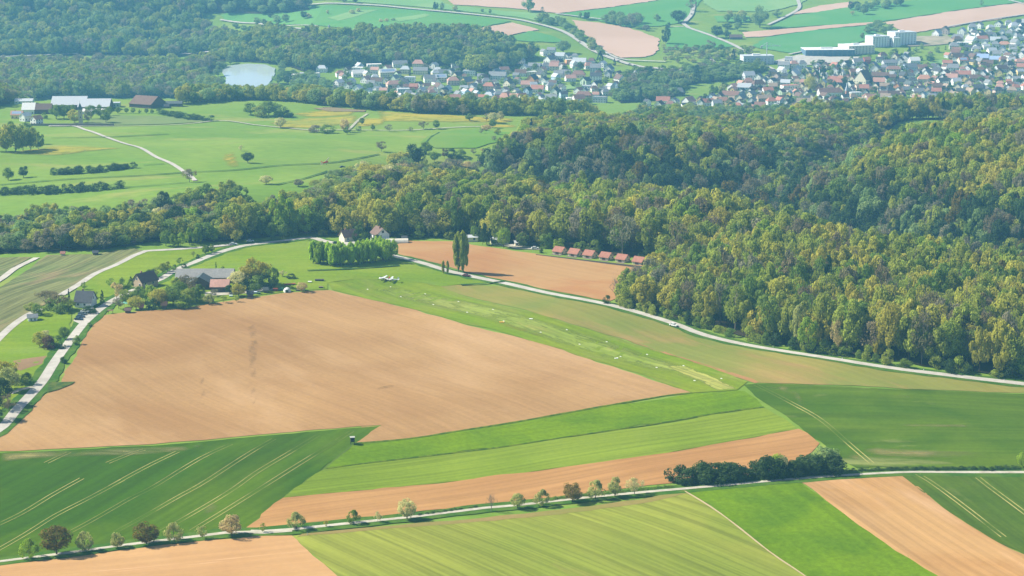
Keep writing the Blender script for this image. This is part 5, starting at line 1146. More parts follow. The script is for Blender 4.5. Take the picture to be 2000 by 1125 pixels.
cnt = {}; HX = []
for (u, v, w, ty, rf, wl) in HL:
    x, y = pix(u, v); k = FPX / math.hypot(y, CAMZ + 80); L_ = w / k
    if ty == 'g':      # gable towards us: the ridge recedes; picture width = gable + part of the flank
        rz = math.radians(rh.choice([52, 60, 66, 122])); wd_ = L_ * 0.72; ln = wd_ * rh.uniform(1.1, 1.35)
    else:
        rz = math.radians(rh.choice([-16, 12, 20, -8])); ln = L_ * 1.0; wd_ = min(ln * .75, 10.5) if L_ < 24 else 11
    hw = rh.uniform(4.4, 6.4); hr = wd_ * rh.uniform(.36, .5)
    if ty == 'f': hw = rh.uniform(5.5, 7.5)
    if (u, v) == (1686, 165): hw, hr = 8, 12
    pl = place_of(u, v); ky = (rf, wl, ty, pl); cnt[ky] = cnt.get(ky, 0) + 1
    HX.append([x, y, rz, ln, wd_, hw, hr, rf, wl, ty, ky, cnt[ky], w])
HX.sort(key=lambda h: -h[12] / 1)
for i, h in enumerate(HX):
    x, y, rz, ln, wd_, hw, hr, rf, wl, ty, ky, n_, w = h
    if i < 285:
        many = cnt[ky] > 1
        lab = "%s %s with %s roof, %s%s" % (WN[wl], KIND[ty], RN[rf], ky[3], (", %s such from left" % ordn(n_ - 1)) if many else "")
        if len(lab.split()) > 15: lab = lab.replace(" of the ", " of ").replace(" with ", ", ")
        house_at(x, y, rz, ln, wd_, hw, hr, rf, wl, lab, group="village houses", hip=0.75 if ty == 'h' else 0.0, flat=ty == 'f', name='village_house', chim=(i % 3 == 0), solar=(i % 11 == 5 and ty == 'p'))
rest_h = HX[285:]
if rest_h:
    Wm = MB(); mats = []; mi = {}
    def slot(m):
        if m.name not in mi: mi[m.name] = len(mats); mats.append(m)
        return mi[m.name]
    for x, y, rz, ln, wd_, hw, hr, rf, wl, ty, ky, n_, w in rest_h:
        W, R = gable_parts(ln, wd_, hw, hr, hip=0.75 if ty == 'h' else 0.0, flat=ty == 'f'); z = float(H(x, y)); c, s = math.cos(rz), math.sin(rz)
        win_faces(W, ln, wd_, hw, 1, 3, 2)
        for B, ms in ((W, [slot(cm("plaster_" + WN[wl].replace(' ', '_'), WALLS[wl])), slot(GLASS)]), (R, [slot(tile_mat("roof_" + RN[rf].replace(' ', '_'), ROOFS[rf]))])):
            n0 = len(Wm.V); Wm.V += [(x + c * a - s * b, y + s * a + c * b, z + q) for a, b, q in B.V]; Wm.F += [tuple(i + n0 for i in f) for f in B.F]; Wm.M += [ms[m] for m in B.M]
    o = Wm.build("village_houses", mats); tag(o, "the smaller village houses packed between the larger ones", "houses", kind='stuff')
print("HOUSES", len(HX), "stuff", len(rest_h))

def at(u, v): x, y = pix(u, v); return x, y, float(H(x, y)), FPX / math.hypot(y, CAMZ)
def grid_windows(o, l, w, hw, nl, nw, rows, z0=1.6, st=3.0, sx=.6, sides=(-1,)):
    for s_ in sides:
        windows(o, [(-l / 2 + l * (i + .5) / nl, z0 + r * st) for r in range(rows) for i in range(nl)], wall_y=s_ * w / 2, sx=sx)
    windows(o, [(-w / 2 + w * (i + .5) / nw, z0 + r * st) for r in range(rows) for i in range(nw)], wall_x=-l / 2, sx=sx)
def block(u0, v0, wpx, hpx, dep, rz, wall, label, name='apartment_block', cat='apartment block', nl=6, nw=3, roofc='s', extra=None):
    x, y, z, k = at(u0, v0); l = wpx / k / math.cos(rz); h = hpx / k
    o = thing(name, (x, y + dep / 2, z), label, cat, rz)
    W = MB().box(-l / 2, l / 2, -dep / 2, dep / 2, -3, h); W.build('wall', cm("plaster_" + WN[wall].replace(' ', '_'), WALLS[wall]), o)
    rf = MB().box(-l / 2 - .3, l / 2 + .3, -dep / 2 - .3, dep / 2 + .3, h + .01, h + .7).build('roof', cm("flat_roof_" + roofc, ROOFS[roofc], .7), o)
    MB().box(-l * .15, l * .1, -1.5, 2.5, h + .71, h + 2.6).build('lift_housing', cm("plaster_white", WALLS['w']), rf)
    if nl: grid_windows(o, l, dep, h, nl, nw, max(1, int(h / 3.0)), sx=.7)
    return o
block(1716, 92, 34, 20, 26, .28, 'w', "white four storey apartment block with balconies, left of the tallest block", nl=6)
block(1748, 92, 14, 17, 20, .28, 'w', "narrow white link block between the two apartment blocks", nl=3)
o = block(1764, 88, 44, 24, 26, .28, 'w', "tallest white apartment block at the field edge", nl=7, nw=4)
block(1676, 106, 54, 16, 34, .30, 'c', "tan three storey school block with small windows", name='school', cat='school', nl=8, nw=4, roofc='w')
block(1620, 110, 96, 12, 36, .05, 'b', "long low hall with pale flat roof beside the parking place", name='supermarket', cat='hall', nl=10, nw=3, roofc='w')
block(1480, 126, 60, 16, 22, .12, 'a', "grey scaffolded building shell under the tower crane", name='building_shell', cat='building', nl=9, nw=4, roofc='s')
x, y, z, k = at(1497, 125)
o = thing('tower_crane', (x, y, z), "pale tower crane beside the scaffolded building", "crane")
MB().tube((0, 0, -1), (0, 0, 31), .9, .8, 4).build('mast', cm("crane_paint", (.62, .64, .66)), o)
j = MB().tube((-9, 0, 26), (20, 0, 26), .6, .5, 4); j.tube((0, 0, 31), (16, 0, 26.3), .2, .2, 4).tube((0, 0, 31), (-8, 0, 26.3), .2, .2, 4); j.build('jib', cm("crane_paint", (.62, .64, .66)), o)
MB().box(-9.4, -6.5, -1, 1, 23.4, 25.4).build('counterweight', cm("crane_concrete", (.4, .4, .4)), o)
# production hall in the left village and long hall
x, y, z, k = at(752, 204)
house_at(x, y, -.18, 34, 26, 8, 4, 'w', 'w', "large hall with whitish roof behind the tree line of the left village", name='hall', cat='hall', chim=False)
# churches and towers
def spire(u, v, hpx, wpx, label, wall, roof, name='church_tower', cap=.35, pyr=True):
    x, y, z, k = at(u, v); h = hpx / k; w = wpx / k; hb_ = h * (1 - cap)
    o = thing(name, (x, y, z), label, "tower", 0.2)
    MB().box(-w / 2, w / 2, -w / 2, w / 2, -2, hb_).build('wall', cm("stone_" + name, wall), o)
    rf = MB().add([(-w / 2 - .4, -w / 2 - .4, hb_ + .01), (w / 2 + .4, -w / 2 - .4, hb_ + .01), (w / 2 + .4, w / 2 + .4, hb_ + .01), (-w / 2 - .4, w / 2 + .4, hb_ + .01), (0, 0, h)], [(0, 1, 4), (1, 2, 4), (2, 3, 4), (3, 0, 4), (0, 3, 2, 1)]).build('roof', cm("spire_roof_" + name, roof), o)
    MB().tube((0, 0, h - .5), (0, 0, h + 1.8), .12, .08, 5).build('finial', cm("finial_gold", (.5, .4, .2)), rf)
    windows(o, [(0, hb_ * .8), (0, hb_ * .5)], wall_y=-w / 2, sx=w * .12, sz=.9)
    windows(o, [(0, hb_ * .8)], wall_x=-w / 2, sx=w * .12, sz=.9)
spire(158, 243, 43, 8, "stone church tower with pointed slate roof among the trees on the farm hill", (.45, .38, .28), (.09, .12, .12), cap=.32)
spire(1654, 192, 33, 6, "slim red stone church tower with thin spire in the right village", (.42, .20, .16), (.30, .33, .36), cap=.55)
spire(1297, 200, 12, 5, "tiny cream turret house between the villages", (.72, .6, .45), (.5, .3, .22), cap=.5, name='turret')
spire(643, 64, 16, 4.5, "small pale watch tower standing alone in the far green field", (.66, .60, .45), (.28, .3, .3), cap=.25, name='watch_tower')
x, y, z, k = at(1645, 184)
house_at(x, y, 1.05, 20, 10, 8, 6, 'd', 'y', "yellow church nave with steep dark roof beside the slim spire", name='church', cat='church', chim=False)

# the old manor farm on the hill, upper left
def H2(u, v, wpx, ty, rf, wl, label, name='farm_building', cat='farm building', hw=4.5, hr=None, dep=None, rz=None, **k_):
    x, y, z, k = at(u, v); L_ = wpx / k
    if ty == 'g': rz = math.radians(60) if rz is None else rz; w = dep or L_ * .62; l = w * 1.35
    else: rz = 0.05 if rz is None else rz; l = L_; w = dep or min(l * .7, 12)
    return house_at(x, y, rz, l, w, hw, hr if hr else w * .42, rf, wl, label, name=name, cat=cat, **k_)
H2(138, 211, 66, 'p', 's', 'k', "left half of the long barn with pale grey roof on the farm hill", dep=26, hw=5, hr=7, chim=False, name='barn', cat='barn')
H2(187, 214, 60, 'p', 's', 'k', "right half of the long barn with pale grey roof on the farm hill", dep=26, hw=4.5, hr=6.5, chim=False, name='barn', cat='barn')
H2(182, 222, 46, 'p', 'w', 'w', "low white roofed shed in front of the long pale barn", dep=10, hw=3, hr=2, chim=False, name='shed', cat='shed')
H2(288, 208, 50, 'p', 'b', 'k', "dark wooden barn with purple brown roof on the farm hill", dep=26, hw=4, hr=7, rz=-.42, chim=False, name='barn', cat='barn')
H2(335, 207, 42, 'p', 'v', 'k', "low dark clamp shed right of the brown roofed barn", dep=9, hw=3, hr=2, chim=False, name='shed', cat='shed')
H2(225, 208, 20, 'f', 's', 'n', "pale stacked silage bales shed between the two big barns", dep=8, hw=4, chim=False, name='shed', cat='shed', flat=True)
H2(325, 211, 11, 'p', 'd', 'k', "tiny dark hut on the meadow before the brown barn", dep=5, hw=2, chim=False, name='hut', cat='hut')
H2(82, 222, 40, 'p', 'b', 'k', "long brown farm stable with many small windows", dep=12, hw=5, name='stable', cat='stable')
H2(58, 222, 24, 'p', 'w', 'w', "white roofed annex left of the long brown stable", dep=14, hw=5)
H2(72, 243, 24, 'g', 'o', 'w', "white farmhouse with orange red roof and two dark dormers", hw=5.5, name='farmhouse', cat='house')
H2(50, 236, 22, 'g', 'w', 'w', "white gabled farmhouse left of the orange red roof", hw=5, name='farmhouse', cat='house')
H2(34, 231, 22, 'p', 'k', 'y', "yellow farmhouse with solar panels at the left end of the manor farm", hw=4, name='farmhouse', cat='house', solar=True)
H2(48, 202, 34, 'p', 's', 'n', "pale greenish shed half hidden behind the farm at left", dep=12, hw=3, hr=2, chim=False, name='shed', cat='shed')
x, y, z, k = at(150, 245)
MBw = MB().box(-38, 42, -.4, .4, -1, 2.4); o = MBw.build('wall', cm("old_stone_wall", (.22, .19, .16))); o.location = (x - 6, y - 4, z); o.name = 'garden_wall'; tag(o, "old grey stone wall in front of the church tower", "wall")
o = H2(1437 * 1, 76, 24, 'p', 'b', 'k', "open wooden field barn with brown roof on the far slope", dep=9, hw=3, chim=False, name='field_barn', cat='barn')

# the six red roofed cabins
cab0 = None
KC = FPX / 1030.0
def make_cabin():
    l, w, hw, hr = 5.8, 6.6, 1.7, 2.2
    W, R = gable_parts(l, w, hw, hr, ov=.45)
    o = thing('holiday_cabin', (0, 0, 0), "", "cabin", 0)
    W.build('wall', cm("cabin_plaster", (.55, .47, .34)), o)
    rf = R.build('roof', tile_mat("roof_cabin_red", (.34, .150, .105)), o)
    windows(o, [(0, 2.5)], wall_x=l / 2, sx=.4, sz=.4)
    windows(o, [(-1.8, .9), (1.8, .9)], wall_x=l / 2, sx=.5, sz=.5)
    MB().box(-1, 1, -w / 2 - .1, -w / 2 - .02, -.2, 1.9).build('door', cm("cabin_door", (.09, .06, .04)), o)
    MB().box(-3.4, 3.4, -w / 2 - 2.2, -w / 2 - .11, -.3, .05).build('terrace', cm("terrace_planks", (.16, .13, .1)), o)
    return o
def copy_tree(o, parent=None):
    c = o.copy(); C.objects.link(c); c.parent = parent
    for ch in o.children: copy_tree(ch, c)
    return c
cab = make_cabin()
for i, (u, v) in enumerate([(1094, 496), (1124, 500), (1153, 503), (1185, 507), (1217, 511), (1250, 516)]):
    x, y, z, k = at(u, v + 1)
    o = cab if i == 0 else copy_tree(cab)
    o.location = (x, y + 3, z); o.rotation_euler = (0, 0, -.58)
    o["label"] = "%s from the left of the six red roofed cabins at the wood edge" % ORD[i]; o["group"] = "red roofed cabins in a row"
x, y, z, k = at(1170, 514)
o = MB().box(-40, 36, -.06, .06, -.3, 1.1).build('terrace_fence', cm("fence_dark", (.10, .09, .08))); o.location = (x, y, z); o.rotation_euler = (0, 0, -.50); tag(o, "dark board fence along the field side of the six cabins", "fence")

# houses in the clearing
o, rf = H2(680, 470, 17, 'g', 'm', 'c', "small cream house with red hipped roof at the wood clearing", name='forest_house', cat='house', hw=3.2, hr=3.4, rz=math.radians(35), dep=6.5, wins=None)
windows(o, [(-2, 1.8), (2, 1.8)], wall_y=-3.25, sx=.5); windows(o, [(0, 1.8)], wall_x=4.39, sx=.5)
x, y, z, k = at(741, 474)
o, rf = house_at(x, y + 4, math.radians(118), 9.4, 8.0, 5.0, 3.6, 'b', 'w', "white gabled two storey house with brown roof at the wood clearing", name='forest_house', wins=None)
windows(o, [(1.6, 3.8), (0, 6.6)], wall_x=-4.7, sx=.65, sz=.7); windows(o, [(-3, 3.4), (0, 3.4), (3, 3.4)], wall_y=4.0, sx=.5)
x, y, z, k = at(775, 476)
o = thing('greenhouse_tunnel', (x, y + 2, z), "long pale polytunnel beside the white gabled house", "polytunnel", -.02 + .10)
b = MB(); n = 8; V = []; 
for xx in (-6.6, 6.6):
    V += [(xx, -2.6 * math.cos(math.pi * i / n), 2.7 * math.sin(math.pi * i / n)) for i in range(n + 1)]
b.add(V, [(i, i + 1, n + 2 + i, n + 1 + i) for i in range(n)] + [tuple(range(n + 1))[::-1], tuple(range(n + 1, 2 * n + 2))]); b.build('cover', cm("tunnel_film", (.62, .58, .48)), o)
MB().box(-6.75, -6.62, -1, 1, 0, 2).build('door', cm("tunnel_door", (.4, .38, .34)), o)
H2(790, 470, 9, 'p', 'd', 'k', "small dark wooden shed behind the pale polytunnel", name='shed', cat='shed', hw=2, chim=False)
for (u, v, w, h, lab) in ((918, 472, 28, 2.6, "low pale roofed hut right of the poplars"), (975, 477, 34, 2.8, "low grey roofed long hut behind the top of the soil field"), (1012, 481, 14, 2.2, "small pale hut at the end of the yard")):
    x, y, z, k = at(u, v); l = w / k
    house_at(x, y + 3, .12, l, 6.5, h, .9, 's', 'c', lab, name='hut', cat='hut', chim=False, wins='in')

# farm at the left corner of the big field
o, rf = H2(284, 560, 46, 'g', 'b', 'e', "old stone farmhouse with steep dark brown roof and stepped gable towards us", name='farmhouse', cat='farmhouse', hw=3.8, hr=4.0, dep=8, rz=math.radians(50), wins=None)
windows(o, [(0, 5.2), (-2.2, 2.2)], wall_x=-5.41, sx=.5); windows(o, [(-3, 2.6), (2, 2.6)], wall_y=-4.0, sx=.5)
x, y, z, k = at(396, 553)
house_at(x + 1, y + 4, .02, 30, 12, 3.4, 3.4, 'x', 'e', "long old barn with weathered grey corrugated roof", name='barn', cat='barn', chim=False)
x, y, z, k = at(393, 562)
house_at(x, y + 1, math.radians(88), 10, 12, 3.2, 3.4, 'v', 'k', "dark cross gabled wing in front of the long weathered barn", name='barn_wing', cat='barn', chim=False)
x, y, z, k = at(429, 570)
house_at(x, y + 3, .04, 9.2, 9, 3.0, 2.8, 'k', 'k', "dark shed with large faded red metal roof", name='shed', cat='shed', chim=False)
x, y, z, k = at(165, 600)
o, rf = house_at(x, y + 3, -.14, 8.6, 8.4, 3.0, 4.6, 'd', 'w', "cottage with big dark slate roof and white base by the parked cars", name='cottage', cat='house', wins=None)
windows(o, [(-2.4, 1.6), (1, 1.6)], wall_y=-4.2, sx=.5, sz=.5); windows(o, [(0, 4.4)], wall_x=4.3, sx=.5)
x, y, z, k = at(64, 626)
o, rf = house_at(x, y, .3, 4.4, 3.4, 2.0, 1.2, 'g', 'w', "small white hut with dark openings at the meadow corner", name='hut', cat='hut', wins=None, chim=False)
windows(o, [(-.8, .9), (1, .9)], wall_y=-1.7, sx=.3, sz=.5)
for (u, v, w, h, rf_, wl, lab, nm) in ((250, 611, 11, 2.2, 'b', 'k', "brown windowless garden shed at the corner of the brown field", 'garden_shed'), (276, 605, 8, 2.8, 'r', 'k', "tall garden hut with bright red roof", 'garden_hut'), (321, 602, 10, 3.0, 'o', 'k', "dark bee house with a yellow lid below the farm trees", 'bee_house'),
                                      (489, 580, 12, 2.8, 'd', 'k', "first big black hive box at the field edge", 'hive_box'), (519, 572, 9, 2.6, 'v', 'k', "second black hive box at the field edge", 'hive_box'), (123, 499, 8, 2.0, 'r', 'c', "tiny vineyard hut with red roof", 'vineyard_hut'), (187, 498, 10, 2.2, 'd', 'k', "tiny dark vineyard hut with flat roof", 'vineyard_hut'),
                                      (243, 571, 10, 2.6, 'v', 'k', "black gabled shelter beneath the old farmhouse", 'shelter')):
    x, y, z, k = at(u, v); l = w / k
    house_at(x, y, .1, l * .9, l * .8, h * .75, h * .4, rf_, wl, lab, name=nm, cat='shed', chim=False, wins=None)
def small(u, v, fn, name, label, cat, rz=0.0, group=None, dz=0.0):
    x, y, z, k = at(u, v); o = thing(name, (x, y, z + dz), label, cat, rz, group); fn(o); return o
def crate(col, l, w, h, lid=None):
    def f(o):
        MB().box(-l / 2, l / 2, -w / 2, w / 2, 0, h).build('box', cm("crate_" + str(len(_mc)), col), o)
        MB().box(-l / 2 - .1, l / 2 + .1, -w / 2 - .1, w / 2 + .1, h + .003, h + .15).build('lid', cm("lid_" + str(len(_mc)), lid or mul(col, 1.5)), o)
    return f
small(538, 569, crate((.20, .05, .03), 2.6, 1.6, 1.5), 'hive_box', "reddish brown hive box between the black one and the green one", 'hive')
small(550, 568, crate((.02, .09, .06), 1.9, 1.4, 1.4), 'hive_box', "dark green hive box left of the covered round stack", 'hive')
small(498, 574, crate((.30, .36, .45), 2.0, 1.5, 1.1), 'hive_box', "grey blue low box right of the first black hive box", 'hive')
small(506, 575, crate((.06, .12, .08), 1.4, 1.2, .9), 'hive_box', "small green box right of the grey blue one", 'hive')
small(582, 568, crate((.05, .05, .04), 2.0, 1.2, .4), 'pallet', "flat dark pallet right of the covered round stack", 'pallet')
small(593, 567, crate((.45, .47, .42), 1.4, 1.2, 1.5), 'water_tank', "small pale tank under the blossoming tree at the field corner", 'tank')
small(451, 580, crate((.40, .50, .48), 1.6, 1.0, .8), 'garden_box', "pale green box in the orchard below the red metal roof", 'box')
small(627, 563, crate((.16, .13, .08), 2.2, 1.2, .9), 'wood_pile', "small pile of brushwood at the top corner of the brown field", 'wood pile')
small(624, 549, crate((.06, .055, .05), 4.6, 1.4, .9), 'wood_pile', "long dark pile covered with black sheet on the airfield edge", 'wood pile')
small(605, 552, crate((.7, .68, .6), 1.8, 1.0, .6), 'wood_pile', "small pile under a white sheet left of the long dark pile", 'wood pile')
small(566, 557, crate((.28, .08, .04), 6.0, 1.0, .8), 'wood_pile', "long low reddish stack of logs behind the hives", 'wood pile', rz=.25)
def dome(o):
    b = MB(); n = 10; R = 2.1; V = []; F_ = []
    for j in range(5):
        a = math.pi / 2 * j / 5
        V += [(R * math.cos(a) * math.cos(2 * math.pi * i / n), R * math.cos(a) * math.sin(2 * math.pi * i / n), R * 1.15 * math.sin(a)) for i in range(n)]
    V.append((0, 0, R * 1.15))
    for j in range(4): F_ += [(j * n + i, j * n + (i + 1) % n, (j + 1) * n + (i + 1) % n, (j + 1) * n + i) for i in range(n)]
    F_ += [(4 * n + i, 4 * n + (i + 1) % n, 5 * n) for i in range(n)]
    b.add(V, F_); b.build('cover', cm("white_sheet", (.66, .68, .62)), o)
    MB().box(-.7, .9, -2.3, -1.9, 0, 1.5).build('door_flap', cm("dark_flap", (.03, .08, .05)), o)
small(561, 570, dome, 'covered_stack', "round stack under a whitish tarpaulin at the edge of the brown field", 'covered stack')
def parasol(o):
    b = MB(); n = 8; b.add([(2 * math.cos(6.283 * i / n), 2 * math.sin(6.283 * i / n), 2.1) for i in range(n)] + [(0, 0, 2.9)], [(i, (i + 1) % n, n) for i in range(n)]); b.build('canopy', cm("parasol_green", (.20, .50, .38)), o)
    MB().tube((0, 0, 0), (0, 0, 2.8), .05).build('pole', cm("pole_grey", (.3, .3, .3)), o)
small(243, 600, parasol, 'garden_parasol', "mint green parasol in the farm garden", 'parasol')
def frame(o):
    for sx in (-1.1, 1.1):
        for sy in (-.5, .5): MB().tube((sx, sy, 0), (sx, sy, 1.5), .07).build('leg', cm("post_wood", (.18, .12, .08)), o)
    MB().box(-1.4, 1.4, -.7, .7, 1.5, 1.7).build('top', cm("plank_wood", (.26, .16, .10)), o)
small(216, 612, frame, 'wooden_stand', "small wooden table like stand on the grass near the cars", 'stand')
# raised hide in the middle of the fields
def hide(o):
    for sx in (-.6, .6):
        for sy in (-.6, .6): MB().tube((sx * 1.2, sy * 1.2, 0), (sx, sy, 1.2), .07).build('leg', cm("post_dark", (.05, .045, .035)), o)
    MB().box(-.8, .8, -.8, .8, 1.2, 2.9).build('cabin', cm("hide_boards", (.055, .055, .045)), o)
    MB().box(-.95, .95, -.95, .95, 2.91, 3.05).build('roof', cm("hide_roof", (.36, .37, .33)), o)
    MB().box(-.5, .5, -.84, -.805, 2.1, 2.6).build('opening', cm("hide_gap", (.01, .01, .01)), o)
small(688.5, 868, hide, 'raised_hide', "small dark hunting hide with pale roof at the field corner", 'hunting hide', rz=.2)

# ------------------------------------------------------------------ cars
def make_car(col, rz, u, v, label, van=False, dz=.28, grp='cars'):
    x, y, z, k = at(u, v)
    o = thing('parked_car', (x, y, z + dz), label, 'car', rz, grp)
    t = NT("car_paint_" + str(u)); t.col(col); t.b.inputs["Roughness"].default_value = .3; t.b.inputs["Specular IOR Level"].default_value = .5; pm = t.m
    h = 1.9 if van else 1.45; hb_ = .95
    b = MB(); pr = [(-2.15, .35), (-2.2, .75), (-2.1, hb_), (-1.0, hb_ + .05), (1.2, hb_), (2.05, .82), (2.2, .6), (2.15, .35)]
    b.add([(px, s_ * .88, pz) for s_ in (-1, 1) for px, pz in pr], [tuple(range(8)), tuple(range(8, 16))[::-1]] + [(i, 8 + i, 8 + (i + 1) % 8, (i + 1) % 8) for i in range(8)]); b.build('body', pm, o)
    g = MB(); x0, x1, x2, x3 = (-2.05, -1.9, .8, 1.4) if van else (-1.75, -1.25, .35, 1.05)
    g.add([(x0, -.8, hb_), (x3, -.8, hb_), (x3, .8, hb_), (x0, .8, hb_), (x1, -.66, h - .06), (x2, -.66, h - .06), (x2, .66, h - .06), (x1, .66, h - .06)], [(0, 1, 5, 4), (1, 2, 6, 5), (2, 3, 7, 6), (3, 0, 4, 7)]); g.build('windows', GLASS, o)
    MB().box(x1 - .05, x2 + .05, -.7, .7, h - .055, h).build('roof', pm, o)
    for wx in (-1.35, 1.4):
        for wy in (-.8, .8): MB().tube((wx, wy - .1, .32), (wx, wy + .1, .32), .33, .33, 10).build('wheel', cm("tyre_rubber", (.02, .02, .02)), o)
    return o
make_car((.75, .76, .76), -.75, 1316, 638, "white car driving on the pale road below the roadside wood", grp=None).name = 'driving_car'
make_car((.16, .02, .03), -.35, 911, 541, "dark red car on the road just right of the tall poplars", grp=None)
for i, (u, v, c, n) in enumerate([(154, 626, (.02, .04, .07), "dark blue car, nearest of the parked row by the cottage"), (157.5, 621, (.05, .08, .11), "slate blue car, second of the parked row by the cottage"), (161, 616, (.10, .13, .16), "grey blue car, third of the parked row by the cottage"),
                               (166, 611.5, (.78, .78, .76), "white car, fourth of the parked row by the cottage"), (172, 606, (.55, .62, .66), "silver car, farthest of the parked row by the cottage")]):
    make_car(c, -.25, u, v, n, grp='cars parked by the cottage')
make_car((.03, .06, .04), .3, 657, 477, "dark green car on the bend in front of the red roofed house", grp=None)
make_car((.55, .60, .66), -.1, 456, 479, "silver blue car where the two roads meet", grp=None)
make_car((.72, .72, .70), .1, 489, 473, "white car half hidden at the junction by the trees", grp=None)
make_car((.70, .72, .72), .1, 1045, 487, "white car in the yard left of the six cabins", grp=None)
make_car((.03, .04, .04), .4, 669, 328, "dark car on the ditch track below the red aeroplane", grp=None)
make_car((.75, .75, .72), .1, 1167, 103, "small pale car on the main road above the left village", grp=None, dz=1.7)
for u, v in ((1208, 122), (1230, 128), (1240, 131), (1132, 85), (1351, 30)): make_car((.04, .04, .05), .1, u, v, "dark distant car on the road at picture height %s of the far slope" % {122: 'below the pink field', 128: 'before the junction', 131: 'at the junction', 85: 'by the bend', 30: 'on the gravel way'}[v], grp=None, dz=1.7)

# ------------------------------------------------------------------ gliders and the flying aeroplane
def make_plane(name, loc, rot, col, wingc, span, ln, label, tailc=None):
    o = thing(name, loc, label, 'aeroplane'); o.rotation_euler = rot
    pm = cm("plane_paint_" + str(len(_mc)), col, .35, .02); wm = cm("wing_paint_" + str(len(_mc)), wingc, .35, .02)
    b = MB(); prof = [(-.5, .12), (-.46, .34), (-.34, .55), (-.16, .62), (.0, .5), (.2, .3), (.42, .17), (.5, .1)]
    for (a, r0), (c, r1) in zip(prof[:-1], prof[1:]): b.tube((a * ln, 0, 0), (c * ln, 0, 0), r0, r1, 10)
    b.build('fuselage', pm, o)
    for s_ in (-1, 1):
        w = MB(); x0 = -.22 * ln; V = [(x0, 0, .30), (x0 + 1.5, 0, .30), (x0 + 1.1, s_ * span / 2, .62), (x0 + .25, s_ * span / 2, .62)]
        V += [(a, bb, c + .14) for a, bb, c in V]; w.add(V, [(0, 1, 2, 3), (4, 7, 6, 5), (0, 4, 5, 1), (1, 5, 6, 2), (2, 6, 7, 3), (3, 7, 4, 0)]); w.build('wing', wm, o)
    t = MB().box(.42 * ln, .42 * ln + .8, -1.5, 1.5, .1, .18); t.build('tailplane', wm, o)
    f = MB().add([(.36 * ln, -.05, .1), (.5 * ln, -.05, .1), (.52 * ln, -.05, 1.5), (.44 * ln, -.05, 1.5), (.36 * ln, .05, .1), (.5 * ln, .05, .1), (.52 * ln, .05, 1.5), (.44 * ln, .05, 1.5)], [(0, 1, 2, 3), (4, 7, 6, 5), (0, 4, 5, 1), (1, 5, 6, 2), (2, 6, 7, 3), (3, 7, 4, 0)]); f.build('fin', cm("fin_" + str(len(_mc)), tailc or col, .4), o)
    MB().box(-.40 * ln, -.24 * ln, -.32, .32, .42, .72).build('canopy', GLASS, o)
    for s_ in (-1, 1): MB().tube((-.2 * ln, s_ * .8, -1.0), (-.2 * ln, s_ * .95, -1.0), .28, .28, 8).build('wheel', cm("tyre_rubber", (.02, .02, .02)), o)
    return o
x, y, z, k = at(751, 549)
make_plane('light_aeroplane', (x, y, z + 1.45), (0, 0, math.radians(-25)), (.62, .62, .60), (.60, .60, .60), 8.6, 6.6, "white light aeroplane parked at the left on the airfield grass", (.6, .1, .05))
x, y, z, k = at(767, 551)
make_plane('light_aeroplane', (x, y, z + 1.45), (0, 0, math.radians(-8)), (.62, .63, .63), (.55, .58, .55), 8.6, 6.6, "white aeroplane with raised tail parked at the right on the airfield grass")
x, y, z, k = at(759, 548)
o = make_car((.30, .06, .03), .2, 759, 548, "small red brown tow car between the two parked aeroplanes", grp=None, dz=.05)
d = ray(635, 317); t_ = 1150.0
make_plane('flying_aeroplane', tuple(float(q) for q in (d[0] * t_, d[1] * t_, CAMZ + d[2] * t_)), (math.radians(40), 0, math.radians(240)), (.70, .04, .03), (.80, .76, .72), 8.0, 6.5, "small red aeroplane with white wings banking low over the meadow", (.7, .04, .03))

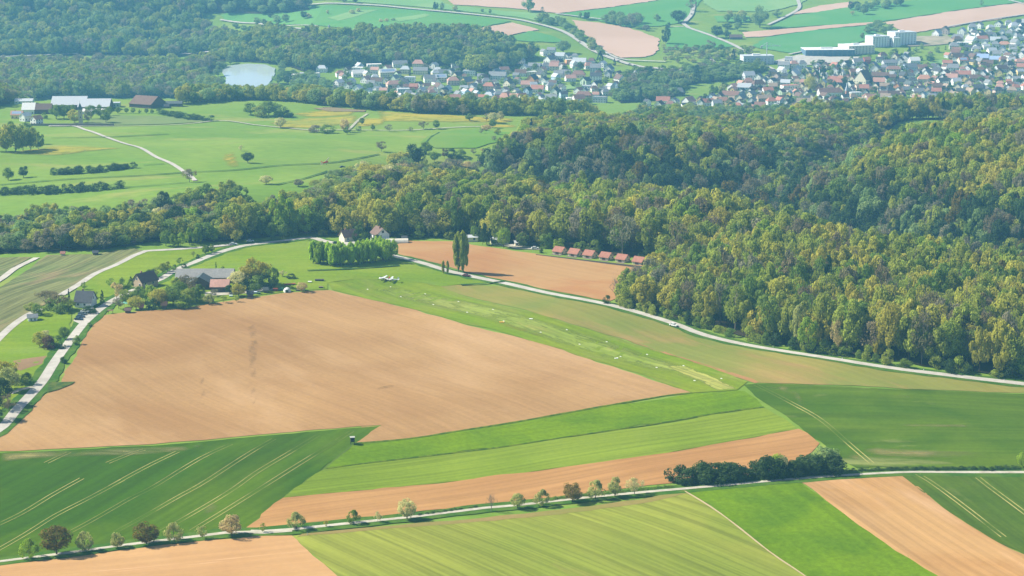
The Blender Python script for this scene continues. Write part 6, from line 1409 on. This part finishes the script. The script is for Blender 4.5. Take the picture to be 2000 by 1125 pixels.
# ------------------------------------------------------------------ runway markers, marker posts, stones
def marker(o):
    b = MB(); b.add([(-.45, -.3, .02), (.45, -.3, .02), (.45, .3, .02), (-.45, .3, .02), (-.45, 0, .42), (.45, 0, .42)], [(0, 1, 5, 4), (2, 3, 4, 5), (0, 4, 3), (1, 2, 5), (0, 3, 2, 1)]); b.build('board', cm("marker_white", (.62, .62, .58)), o)
    MB().box(-.48, .48, -.05, .05, .43, .48).build('ridge', cm("marker_edge", (.6, .6, .58)), o)
L1 = [(763, 561), (830.5, 575), (895.5, 590), (963, 605.5), (1036, 623.5), (1107, 645), (1185, 668.5), (1264, 693.5), (1335, 715.5), (1409, 740.5)]
L2 = [(718, 566), (783, 580.5), (846.5, 596), (912.5, 611), (984, 628), (1056, 650), (1132, 673.5), (1212, 697.5), (1282.5, 719), (1356.5, 744.5)]
for nm, lst, side in (('runway_marker', L1, 'far'), ('runway_marker', L2, 'near')):
    for i, (u, v) in enumerate(lst):
        small(u, v, marker, nm, "%s white roof shaped board on the %s edge of the runway, counted from the left" % (ORD[i], side), 'runway marker', rz=-.6, group='white boards along the runway')
small(1037, 624, crate((.7, .68, .62), 1.6, .5, .3), 'runway_sign', "white flat board on the grass by the far runway edge", 'board')
small(1204, 701, crate((.72, .70, .60), 1.5, .5, .3), 'runway_sign', "pale flat board in the middle of the runway, near edge", 'board', rz=.3)
small(980, 630.5, crate((.75, .33, .05), 2.2, .6, .35), 'runway_sign', "orange flat board on the near edge of the runway", 'board')
def post(o):
    MB().box(-.1, .1, -.1, .1, 0, .95).build('shaft', cm("post_white", (.75, .75, .72)), o); MB().box(-.11, .11, -.11, .11, .951, 1.15).build('cap', cm("post_cap", (.1, .1, .1)), o)
for i, (u, v) in enumerate([(1239, 607), (1510, 680), (1804, 724), (1961, 745), (600, 1052 - 6), (1645, 1000 - 298)]):
    small(u, v, post, 'marker_post', "%s small white marker post along the verge, counted from the left" % ORD[[1, 2, 4, 5, 0, 3][i]], 'post', group='marker posts on the verge')
def logp(o): MB().tube((-5, 0, .4), (5, 0, .4), .5, .45, 8).tube((-4.6, .8, .4), (4.9, .9, .4), .42, .4, 8).build('trunk', cm("log_wood", (.22, .17, .12)), o)
small(640, 211, logp, 'log_pile', "long pile of logs at the bare patch below the tree line", 'log pile')
# ------------------------------------------------------------------ haze
hb = MB().box(-2600, 2600, -60, 5200, -260, 236)
hz = NT("haze_air")
vol = hz.n("ShaderNodeVolumePrincipled")
vol.inputs["Color"].default_value = (0.22, 0.60, 1.0, 1)
vol.inputs["Absorption Color"].default_value = (0.0, 0.0, 0.0, 1)
vol.inputs["Density"].default_value = 0.000115
vol.inputs["Anisotropy"].default_value = 0.0
hz.t.nodes.remove(hz.b)
hz.l(vol.outputs[0], hz.t.nodes["Material Output"].inputs["Volume"])
haze = hb.build("haze", hz.m)
tag(haze, "pale blue haze over the valley", "haze", kind='stuff')
